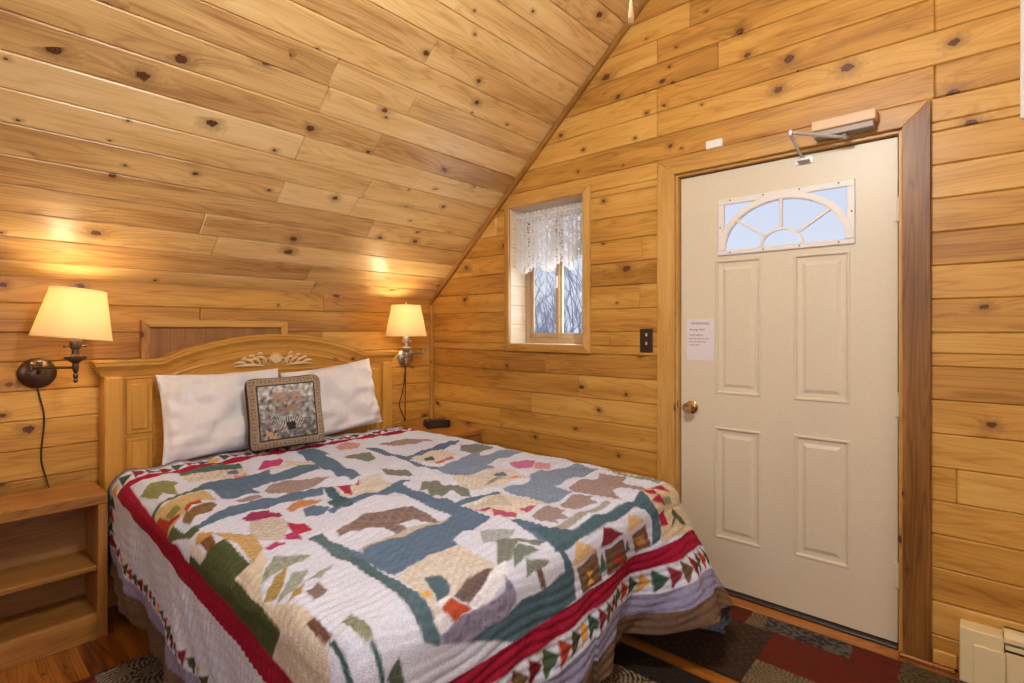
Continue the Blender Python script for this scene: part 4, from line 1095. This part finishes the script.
# order: brown hem, lavender, white strip with triangles, (side: wide plain white), maroon
HB = (.020, .050, .158, .222)
band((0, .09), (0, WB, 0, HB[0]), 0, 0, BRN, 1)
band((.09, .135), (WB, WB+LB, HB[0], HB[1]), 0, 0, LAV, 1)
band((.135, .354), (WB+LB, WB+LB+TB, HB[1], HB[2]), 0, 0, WHT)
band((.354, .420), (WB+LB+TB, WB+LB+TB+MBD, HB[2], HB[3]), 0, 0, (152, 24, 56))
tri_cols = [(120, 32, 40), (58, 84, 74), (168, 60, 44), (116, 92, 62), (216, 166, 84), (70, 92, 66), (132, 44, 60), (84, 88, 60)]
def tris(along, across, a0, a1, w0, w1, flip):
    """row of triangles (flying points) along one border"""
    L = .052
    k = np.floor((along-a0)/L).astype(int); f = ((along-a0)/L)-k
    g = (across-w0)/(w1-w0)
    m = (g > .03) & (g < .97) & (along > a0) & (along < a1) & (np.abs(g-.5)*2 < ((1-f) if flip else f)*.96)
    for c in range(len(tri_cols)):
        mm = m & (((k*5) % len(tri_cols)) == c)
        b = lin(tri_cols[c]); v = 1+.15*vnoise(SS, TT, 200, c+1.)
        if c in (3, 7): v = v*(1-.5*(np.sin((SS+TT)*500) > .2))
        C_[mm] = b[None, :]*v[mm][:, None]
tris(SS, TT-t0_, s0_+WB+LB, s1_-WB-LB, WB+LB, WB+LB+TB, True)
tris(TT, SS-s0_, t0_+WB+LB, t1_-.03, .135, .187, True)
tris(TT, s1_-SS, t0_+WB+LB, t1_-.03, .135, .187, False)
tris(SS, t1_-TT, s0_+.14, s1_-.14, HB[1], HB[2], True)
C_ = C_.reshape(ns, OVER, nt, OVER, 3).mean((1, 3))
sv = np.linspace(s0_, s1_, ns); tv = np.linspace(t0_, t1_, nt)
SS, TT = np.meshgrid(sv, tv, indexing='ij')
X_, Y_, Z_ = quilt_pos(SS, TT)
me = bpy.data.meshes.new('patchwork_quilt')
vco = np.stack([X_, Y_, Z_], -1).reshape(-1, 3)
idx = np.arange(ns*nt).reshape(ns, nt)
fq = np.stack([idx[:-1, :-1], idx[1:, :-1], idx[1:, 1:], idx[:-1, 1:]], -1).reshape(-1, 4)
me.from_pydata(vco.tolist(), [], fq.tolist())
at = me.color_attributes.new('dye', 'FLOAT_COLOR', 'POINT')
ca = np.ones((ns*nt, 4), np.float32); ca[:, :3] = np.clip(C_.reshape(-1, 3), 0, 1)
at.data.foreach_set('color', ca.ravel())
me.polygons.foreach_set('use_smooth', np.ones(len(me.polygons), bool))
me.materials.append(M['quilt']); me.materials.append(M['backing'])
quilt = bpy.data.objects.new('patchwork_quilt', me); COL.objects.link(quilt)
so = quilt.modifiers.new('thick', 'SOLIDIFY'); so.thickness = .007; so.offset = -1; so.material_offset = 1; so.material_offset_rim = 0
tag(quilt, 'patchwork quilt of bears, trees, fish and birdhouses spread over the bed', 'quilt')

# ------------------------------------------------------------------ pillows
def cushion(name, w, h, th, M4, mat, n=44, e=3.0, pinch=.06, wr=.006, seed=1, tex=None, piping=0):
    verts = []; faces = []; uv = []
    for side in (1, -1):
        for i in range(n+1):
            for j in range(n+1):
                a = -1+2*i/n; b = -1+2*j/n
                a_, b_ = math.sin(a*PI/2), math.sin(b*PI/2)
                p = 1-pinch*(1-abs(b_)**2)*abs(a_)**6; q = 1-pinch*(1-abs(a_)**2)*abs(b_)**6
                hgt = th/2*(max(0, 1-abs(a_)**e)**.5)*(max(0, 1-abs(b_)**e)**.5)
                wn = mnoise.noise(Vector((a_*2.3+seed, b_*2.3, side*3+seed)))*wr*2+mnoise.noise(Vector((a_*7+seed, b_*3, seed)))*wr
                cr = (1-abs(mnoise.noise(Vector((a_*3.1+seed*3, b_*1.3+a_*b_, seed+side)))))**7*.6+(1-abs(mnoise.noise(Vector((a_*1.1+b_*a_*1.5, b_*4.2+seed, seed+side)))))**9*.5
                wn -= cr*wr*1.3*(.35+abs(a_)*.8)
                hgt = max(0, hgt+wn*min(1, hgt/(th*.2)))
                if e > 4.5: k_ = 1-.10*(abs(a_)**8)*(abs(b_)**8); p, q = p*k_, q*k_
                verts.append((a_*w/2*p, -side*hgt, b_*h/2*q)); uv.append((a_, b_, side))
    N = (n+1)**2
    for s in range(2):
        for i in range(n):
            for j in range(n):
                q = [s*N+i*(n+1)+j, s*N+(i+1)*(n+1)+j, s*N+(i+1)*(n+1)+j+1, s*N+i*(n+1)+j+1]
                faces.append(q if s == 0 else q[::-1])
    me = bpy.data.meshes.new(name); me.from_pydata(verts, [], faces)
    if tex:
        at = me.color_attributes.new('dye', 'FLOAT_COLOR', 'POINT')
        for k, (a, b, s) in enumerate(uv): at.data[k].color = (*tex(a, b, s), 1)
    bm = bmesh.new(); bm.from_mesh(me); bmesh.ops.remove_doubles(bm, verts=bm.verts[:], dist=1e-5); bm.to_mesh(me); bm.free()
    for p in me.polygons: p.use_smooth = True
    me.materials.append(mat)
    o = bpy.data.objects.new(name, me); COL.objects.link(o); o.matrix_world = M4
    return o
def pose(loc, tilt, roll=0, yaw=0):
    return Matrix.Translation(loc) @ Matrix.Rotation(yaw, 4, 'Z') @ Matrix.Rotation(-tilt, 4, 'X') @ Matrix.Rotation(roll, 4, 'Y')
p1 = cushion('pillow', .60, .435, .17, pose((-1.573, -.225, .876), math.radians(14)), M['pillow'], seed=2, wr=.015)
tag(p1, 'plump white pillow at the left side of the headboard behind the tapestry cushion', 'pillow', 'white bed pillows')
p2 = cushion('pillow', .60, .425, .17, pose((-.945, -.215, .882), math.radians(12), math.radians(-6)), M['pillow'], seed=9, wr=.016)
tag(p2, 'white pillow with a peaked corner at the right side of the headboard', 'pillow', 'white bed pillows')
def tap(a, b, s):
    W_ = lambda c: tuple(hexc(*c)[:3])
    if s < 0: return W_((70, 62, 60))
    r = max(abs(a), abs(b))
    if r > .955: return W_((52, 48, 50))
    if r > .74:
        u = (a if abs(b) > abs(a) else b); k = (u*11) % 1-.5; v = (r-.85)/.12
        rr = math.hypot(k, v*.5*1.1); 
        if .20 < rr < .30 or (rr < .1): return W_((120, 104, 90))
        return W_((168, 150, 126))
    if r > .71: return W_((60, 54, 54))
    n = mnoise.noise(Vector((a*9, b*9, 3)))+.6*mnoise.noise(Vector((a*22, b*22, 8)))
    g = 150+95*n+(30 if b > .35 else 0)
    c = (g, g*1.0, g*1.0)
    if b < -.25: c = (g*.82, g*.81, g*.80)
    if .25 < b < .5 and abs(a) < .35 and n > -.1: c = (178, 146, 124)
    if -.02 < b < .16 and abs(a+.02) < .30 and n > -.1: c = (164, 134, 100)
    rr, an = math.hypot(a+.02, b+.85), math.atan2(a+.02, b+.85)
    if .44 < rr < .70 and abs(an) < .66: c = (40, 38, 42) if (an*11) % 1 < .42 else (196, 192, 192)
    if b < -.45 and abs(a+.45) < .14 and n > -.2: c = (190, 160, 130)
    if b < -.3 and abs(a-.05) < .10 and b > -.5: c = (50, 48, 50)
    return W_(tuple(min(235, max(28, q)) for q in c))
cu = cushion('throw_cushion', .385, .385, .13, pose((-1.352, -.432, .874), math.radians(13), math.radians(-2), math.radians(-14)), M['tapestry'], n=110, e=5, pinch=.05, wr=.004, seed=4, tex=tap)
tag(cu, 'square grey and tan tapestry cushion with scroll border leaning on the white pillows', 'cushion')

# ------------------------------------------------------------------ nightstands
ns_ = thing('nightstand', 'open oak bedside shelf unit left of the bed under the left lamp', 'nightstand', (-2.34, -.25, 0))
X0, X1, Y0, Y1 = -2.62, -2.100, -.385, -.11
mb = MB(); mb.box((X0, Y0, .566), (X1, Y1, .610), 'x', .004); mb.build('top', M['oak'], ns_)
for a, b in ((X0, X0+.03), (X1-.034, X1)):
    mb = MB(); mb.box((a, Y0+.003, .0), (b, Y1, .566), 'z', .002); mb.build('side_panel', M['oak'], ns_)
mb = MB(); mb.box((X0+.03, Y0+.02, .285), (X1-.034, Y1-.012, .306), 'x', .002); mb.build('shelf', M['oak'], ns_)
mb = MB(); mb.box((X0+.03, Y0+.004, .0), (X1-.034, Y0+.024, .105), 'x', .002); mb.box((X0+.03, Y0+.024, .085), (X1-.034, Y1-.012, .105), 'x', .001); mb.build('bottom_shelf', M['oak'], ns_)
mb = MB(); mb.box((X0+.03, Y1-.011, .105), (X1-.034, Y1-.001, .566), 'x'); mb.build('back_panel', M['panel'], ns_)
nr = thing('nightstand', 'oak bedside table in the corner right of the bed holding the clock', 'nightstand', (-.25, -.36, 0))
X0, X1, Y0, Y1 = -.43, -.05, -.60, -.05
mb = MB(); mb.box((X0, Y0, .590), (X1, Y1, .62), 'y', .004); mb.build('top', M['oak'], nr)
for a, b in ((X0+.01, X0+.03), (X1-.03, X1-.01)):
    mb = MB(); mb.box((a, Y0+.02, 0), (b, Y1-.01, .59), 'z', .002); mb.build('side_panel', M['oak'], nr)
mb = MB(); mb.box((X0+.03, Y1-.02, .05), (X1-.03, Y1-.01, .59), 'x'); mb.build('back_panel', M['oak'], nr)
mb = MB(); mb.box((X0+.03, Y0+.02, .46), (X1-.03, Y0+.036, .585), 'x', .003); f_ = mb.build('drawer_front', M['oak'], nr)
mb = MB(); mb.box((X0+.03, Y0+.03, .05), (X1-.03, Y1-.02, .07), 'x', .002); mb.build('bottom_shelf', M['oak'], nr)
# clock radio
ck = thing('clock_radio', 'small black clock radio on the right bedside table in the corner', 'clock', (-.21, -.31, .62))
T = Matrix.Translation((-.205, -.30, .62)) @ Matrix.Rotation(math.radians(-24), 4, 'Z')
mb = MB(); mb.box((-.085, -.055, .004), (.085, .055, .052), 'x', .008, seg=2, mat=T); mb.build('case', M['black'], ck)
mb = MB(); mb.box((-.065, -.0565, .014), (.03, -.055, .040), 'x', mat=T); mb.build('display', M['brown'], ck)
for k in range(4):
    mb = MB(); mb.box((-.06+k*.03, -.03, .052), (-.04+k*.03, -.018, .055), 'x', .001, mat=T); mb.build('button', M['brown'], ck)
for sx in (-1, 1):
    for sy in (-1, 1):
        mb = MB(); mb.box((sx*.07-.008, sy*.04-.008, 0), (sx*.07+.008, sy*.04+.008, .005), 'x', mat=T); mb.build('foot', M['black'], ck)

# ------------------------------------------------------------------ wall lamps
def lamp(plate, elbow, stem, label, metal, tilt=0):
    L = thing('wall_lamp', label, 'lamp', plate, 'swing arm lamps on the headboard wall')
    px, py, pz = plate; sx, sy, sz = stem
    mb = MB(); RY_ = Matrix.Rotation(PI/2, 4, 'X')
    mb.lathe([(0, 0), (.066, 0), (.068, .006), (.060, .014), (.040, .022), (.018, .026), (0, .026)], (px, -.0005, pz), 36, RY_)
    for a in (-.028, .028): mb.lathe([(0, .018), (.006, .018), (.006, .028), (0, .030)], (px+a, 0, pz), 12, RY_)
    mb.build('backplate', metal, L, True)
    mb = MB()
    mb.tube([(px, -.02, pz), (px, -.06, pz+.01), (px, -.07, sz)], .008, 12)
    mb.tube([(px, -.07, sz-.016), (px, -.07, sz+.02)], .011, 14)
    ex, ey_, ez = elbow
    mb.tube([(px, -.07, sz+.004), (ex, ey_, sz+.004)], .0062, 12)
    mb.tube([(ex, ey_, sz-.020), (ex, ey_, sz-.014), (ex, ey_, sz+.014), (ex, ey_, sz+.02)], [.006, .0105, .0105, .006], 14)
    mb.tube([(ex, ey_, sz-.004), (sx, sy, sz-.004)], .0062, 12)
    mb.build('swing_arm', metal, L, True)
    mb = MB()
    mb.lathe([(0, -.072), (.005, -.070), (.009, -.062), (.005, -.052), (.009, -.046), (.010, -.036), (.006, -.028), (.011, -.016), (.013, .0), (.011, .012), (.016, .018), (.026, .026), (.038, .034), (.039, .044), (.022, .048),
              (.014, .052), (.013, .075), (.020, .080), (.022, .098), (.020, .115), (.016, .118), (.016, .145), (0, .147)], (sx, sy, sz), 26)
    for a in (-1, 1):
        mb.tube([(sx+a*.018, sy, sz+.088), (sx+a*.034, sy, sz+.088)], .003, 8); mb.lathe([(0, -.006), (.006, -.004), (.006, .004), (0, .006)], (sx+a*.036, sy, sz+.088), 10)
    mb.build('candle_stem', metal, L, True)
    b0, t0 = sz+.122, sz+.335
    mb = MB()
    mb.tube([(sx+.055*math.cos(a)*1.0, sy, b0+.02+.075+.095*math.sin(a)) for a in [(-PI/2+2*PI*i/24) for i in range(3, 22)]], .0018, 6)
    mb.tube([(sx, sy, t0-.035), (sx, sy, t0+.012)], .003, 8); mb.lathe([(0, 0), (.006, .001), (.007, .007), (.004, .013), (0, .015)], (sx, sy, t0+.010), 14)
    for a in range(3): mb.tube([(sx, sy, t0-.004), (sx+.094*math.cos(a*2*PI/3+.3), sy+.094*math.sin(a*2*PI/3+.3), t0-.004)], .0015, 6)
    mb.build('harp', metal, L, True)
    mb = MB(); n = 48; K = Matrix.Translation((sx, sy, (b0+t0)/2)) @ Matrix.Rotation(tilt, 4, 'Y') @ Matrix.Translation((-sx, -sy, -(b0+t0)/2))
    P = []
    for r, z in ((.140, b0), (.141, b0+.006), (.139, b0+.007), (.0985, t0-.007), (.0995, t0-.006), (.098, t0), (.096, t0), (.0965, t0-.006), (.137, b0+.007), (.138, b0), (.140, b0)):
        P.append([K @ Vector((sx+r*math.cos(2*PI*k/n), sy+r*math.sin(2*PI*k/n), z)) for k in range(n+1)])
    mb.grid(P); bmesh.ops.remove_doubles(mb.bm, verts=mb.bm.verts[:], dist=1e-6)
    mb.build('lamp_shade', M['shade'], L, True, sharp=50)
    mb = MB(); mb.lathe([(0, 0), (.012, .0), (.013, .02), (.024, .045), (.028, .065), (.022, .088), (0, .098)], (sx, sy, sz+.147), 20); mb.build('bulb', M['bulb'], L, True)
    lt = light('lamp_light', 'POINT', (sx, sy, sz+.272), LAMP_W, (1, .76, .44), .03)
    lt.parent = L; lt.matrix_parent_inverse = Matrix.Translation(-Vector(plate))
    return L
LAMP_W = 5
l1 = lamp((-2.284, 0, 1.112), (-2.318, -.13, 1.14), (-2.185, -.235, 1.147), 'lit bronze wall lamp with cream shade above the left nightstand', M['bronze'], math.radians(6))
l2 = lamp((-.256, 0, 1.105), (-.170, -.10, 1.14), (-.415, -.225, 1.140), 'lit wall lamp with cream shade above the right bedside table near the corner', M['steel'])
mb = MB(); pts = [(-2.284, -.006, 1.05), (-2.275, -.006, 1.0), (-2.262, -.008, .93), (-2.262, -.006, .86), (-2.270, -.008, .77), (-2.268, -.006, .70), (-2.255, -.012, .64), (-2.25, -.05, .60)]
def smooth_pts(p, n=8):
    p = [Vector(q) for q in p]; out = []
    for i in range(len(p)-1):
        a, b, c, d = p[max(i-1, 0)], p[i], p[i+1], p[min(i+2, len(p)-1)]
        for k in range(n):
            t = k/n; out.append(.5*((2*b)+(c-a)*t+(2*a-5*b+4*c-d)*t*t+(3*b-a-3*c+d)*t**3))
    return out+[p[-1]]
mb.tube(smooth_pts(pts), .0032, 8); mb.build('power_cord', M['cord'], l1, True)
for dx, sg in ((-.028, -1), (.004, 1)):
    mb = MB(); mb.tube(smooth_pts([(-.256, -.006, 1.045), (-.256+dx*.3, -.006, .95), (-.262+dx*.8, -.008, .85), (-.262+dx+(-.02 if sg < 0 else 0), -.006, .76), (-.262+dx*.6, -.008, .68), (-.262, -.01, .63)]), .0032, 8)
    mb.build('power_cord', M['cord'], l2, True)

# ------------------------------------------------------------------ rugs
def rug(name, x0, x1, y0, y1, patches, label, base, step=.0075):
    nx, ny = int((x1-x0)/step), int((y1-y0)/step)
    xv, yv = np.linspace(x0, x1, nx), np.linspace(y0, y1, ny); A, B = np.meshgrid(xv, yv, indexing='ij')
    C = np.zeros((nx, ny, 3)); C[:] = lin(base)
    for (a0, a1, b0, b1, col, col2, kind) in patches:
        m = (A >= a0) & (A < a1) & (B >= b0) & (B < b1)
        if kind == 'swirl':
            k1 = np.floor(A/.14); k2 = np.floor(B/.14); jx = .5+.2*np.sin(k1*12.9+k2*7.1); jy = .5+.2*np.sin(k1*3.3+k2*17.7)
            r = np.hypot(A/.14-k1-jx, B/.14-k2-jy); an = np.arctan2(B/.14-k2-jy, A/.14-k1-jx); v = np.sin(r*52-an) > -.1
        elif kind == 'scroll': v = (np.sin(A*95+2.2*np.sin(B*60))*np.sin(B*95+2.2*np.sin(A*70))) > .0
        elif kind == 'leaf': v = np.abs(np.sin(A*48+1.6*np.sin(B*40))+.7*np.sin(B*66+A*20)) > .95
        else: v = vnoise(A, B, 130, 2.) > .45
        cc = np.where(v[..., None], lin(col2)[None, None], lin(col)[None, None])
        C[m] = cc[m]
    hgt = .010+.0015*(C.mean(-1) > .1)
    V = np.stack([A, B, hgt], -1).reshape(-1, 3); idx = np.arange(nx*ny).reshape(nx, ny)
    F = np.stack([idx[:-1, :-1], idx[1:, :-1], idx[1:, 1:], idx[:-1, 1:]], -1).reshape(-1, 4)
    me = bpy.data.meshes.new(name); me.from_pydata(V.tolist(), [], F.tolist())
    at = me.color_attributes.new('dye', 'FLOAT_COLOR', 'POINT'); ca = np.ones((nx*ny, 4), np.float32); ca[:, :3] = C.reshape(-1, 3); at.data.foreach_set('color', ca.ravel())
    me.materials.append(M['rug']); o = bpy.data.objects.new(name, me); COL.objects.link(o)
    so = o.modifiers.new('thick', 'SOLIDIFY'); so.thickness = .009; so.offset = -1
    return tag(o, label, 'rug')
RB, RR, RG, RBG, RD = (58, 42, 31), (92, 36, 23), (92, 88, 78), (120, 106, 80), (40, 32, 27)
P1 = [(-.62, -.11, -2.40, -1.2, RR, (88, 30, 20), 'leaf'), (-.62, -.21, -2.51, -1.6, RB, (84, 62, 46), 'n'), (-.21, -.08, -2.49, -2.39, RBG, (92, 76, 52), 'swirl'),
      (-.20, -.08, -2.78, -2.46, RG, (52, 46, 42), 'scroll'), (-.62, -.20, -2.94, -2.51, RR, (100, 36, 24), 'leaf'), (-.20, -.08, -2.94, -2.78, RR, (100, 36, 24), 'leaf'),
      (-.62, -.45, -2.74, -2.51, RBG, (92, 76, 52), 'swirl'), (-.62, -.08, -3.30, -2.94, (98, 84, 56), (62, 50, 32), 'swirl')]
rug('entry_rug', -.62, -.085, -3.3, -1.3, P1, 'patchwork patterned rug in brown and red just inside the door', RB)
P2 = []
R_ = random.Random(4)
for i in range(9):
    for j in range(9):
        k = R_.choice([(RD, (58, 46, 38), 'n'), (RB, (92, 72, 52), 'n'), (RR, (126, 48, 34), 'leaf'), ((54, 44, 38), (140, 128, 110), 'swirl'), (RG, (60, 54, 48), 'scroll')])
        P2.append((-2.95+i*.26, -2.95+(i+1)*.26, -3.25+j*.30, -3.25+(j+1)*.30, *k))
P2 += [(-2.20, -1.95, -.95, -.68, (40, 34, 30), (140, 132, 120), 'swirl'), (-2.95, -2.20, -.95, -.68, (80, 30, 24), (110, 50, 40), 'leaf'), (-1.06, -.84, -2.40, -2.06, RD, (150, 132, 104), 'swirl'), (-.84, -.70, -2.6, -2.06, RD, (58, 46, 38), 'n')]
rug('area_rug', -2.95, -.70, -3.25, -.68, P2, 'large dark patchwork rug lying under the bed', RD)

# ------------------------------------------------------------------ ceiling fan with light (above the picture) and its pull
fx, fy = -1.86, -2.62
fan = thing('ceiling_fan', 'ceiling fan with lit globe hanging from the ridge, its pull ending in a wooden knob', 'ceiling fan', (fx, fy, RZ-.02))
mb = MB(); mb.lathe([(.07, 0), (.065, -.05), (.02, -.08), (.016, -.085), (.016, -.80), (.06, -.82), (.11, -.86), (.115, -.95), (.07, -1.0), (0, -1.0)], (fx, fy, RZ-.03), 28); mb.build('motor_housing', M['bronze'], fan, True)
for k in range(5):
    a = 2*PI*k/5+.75; T = Matrix.Translation((fx, fy, RZ-.98)) @ Matrix.Rotation(a, 4, 'Z') @ Matrix.Rotation(.2, 4, 'X')
    mb = MB(); mb.box((.10, -.05, -.004), (.55, .05, .004), 'x', .003, mat=T); mb.build('fan_blade', M['trim_dark'], fan)
mb = MB(); mb.lathe([(.05, .02), (.06, 0), (.13, -.03), (.15, -.07), (.12, -.12), (.06, -.15), (0, -.155)], (fx, fy, RZ-1.05), 28); mb.build('globe', M['globe'], fan, True)
cx_, cy_ = -1.835, -2.735
r = ray(631, 12)
pk = CAMP+r*.95
mb = MB(); mb.tube([(pk.x, pk.y, RZ-1.03), (pk.x, pk.y, pk.z+.021)], .0013, 6); mb.tube([(fx, fy, RZ-1.02), (pk.x, pk.y, RZ-1.03)], .003, 6); mb.build('pull_cord', M['white'], fan, True)
mb = MB(); mb.lathe([(0, -.022), (.0035, -.022), (.0052, -.018), (.0055, -.011), (.0045, .0), (.0025, .018), (.0015, .023), (0, .023)], (pk.x, pk.y, pk.z), 14); mb.build('pull_knob', M['tip'], fan, True)
light('fan_light', 'POINT', (fx, fy, RZ-1.28), 84, (1, .97, .94), .12)
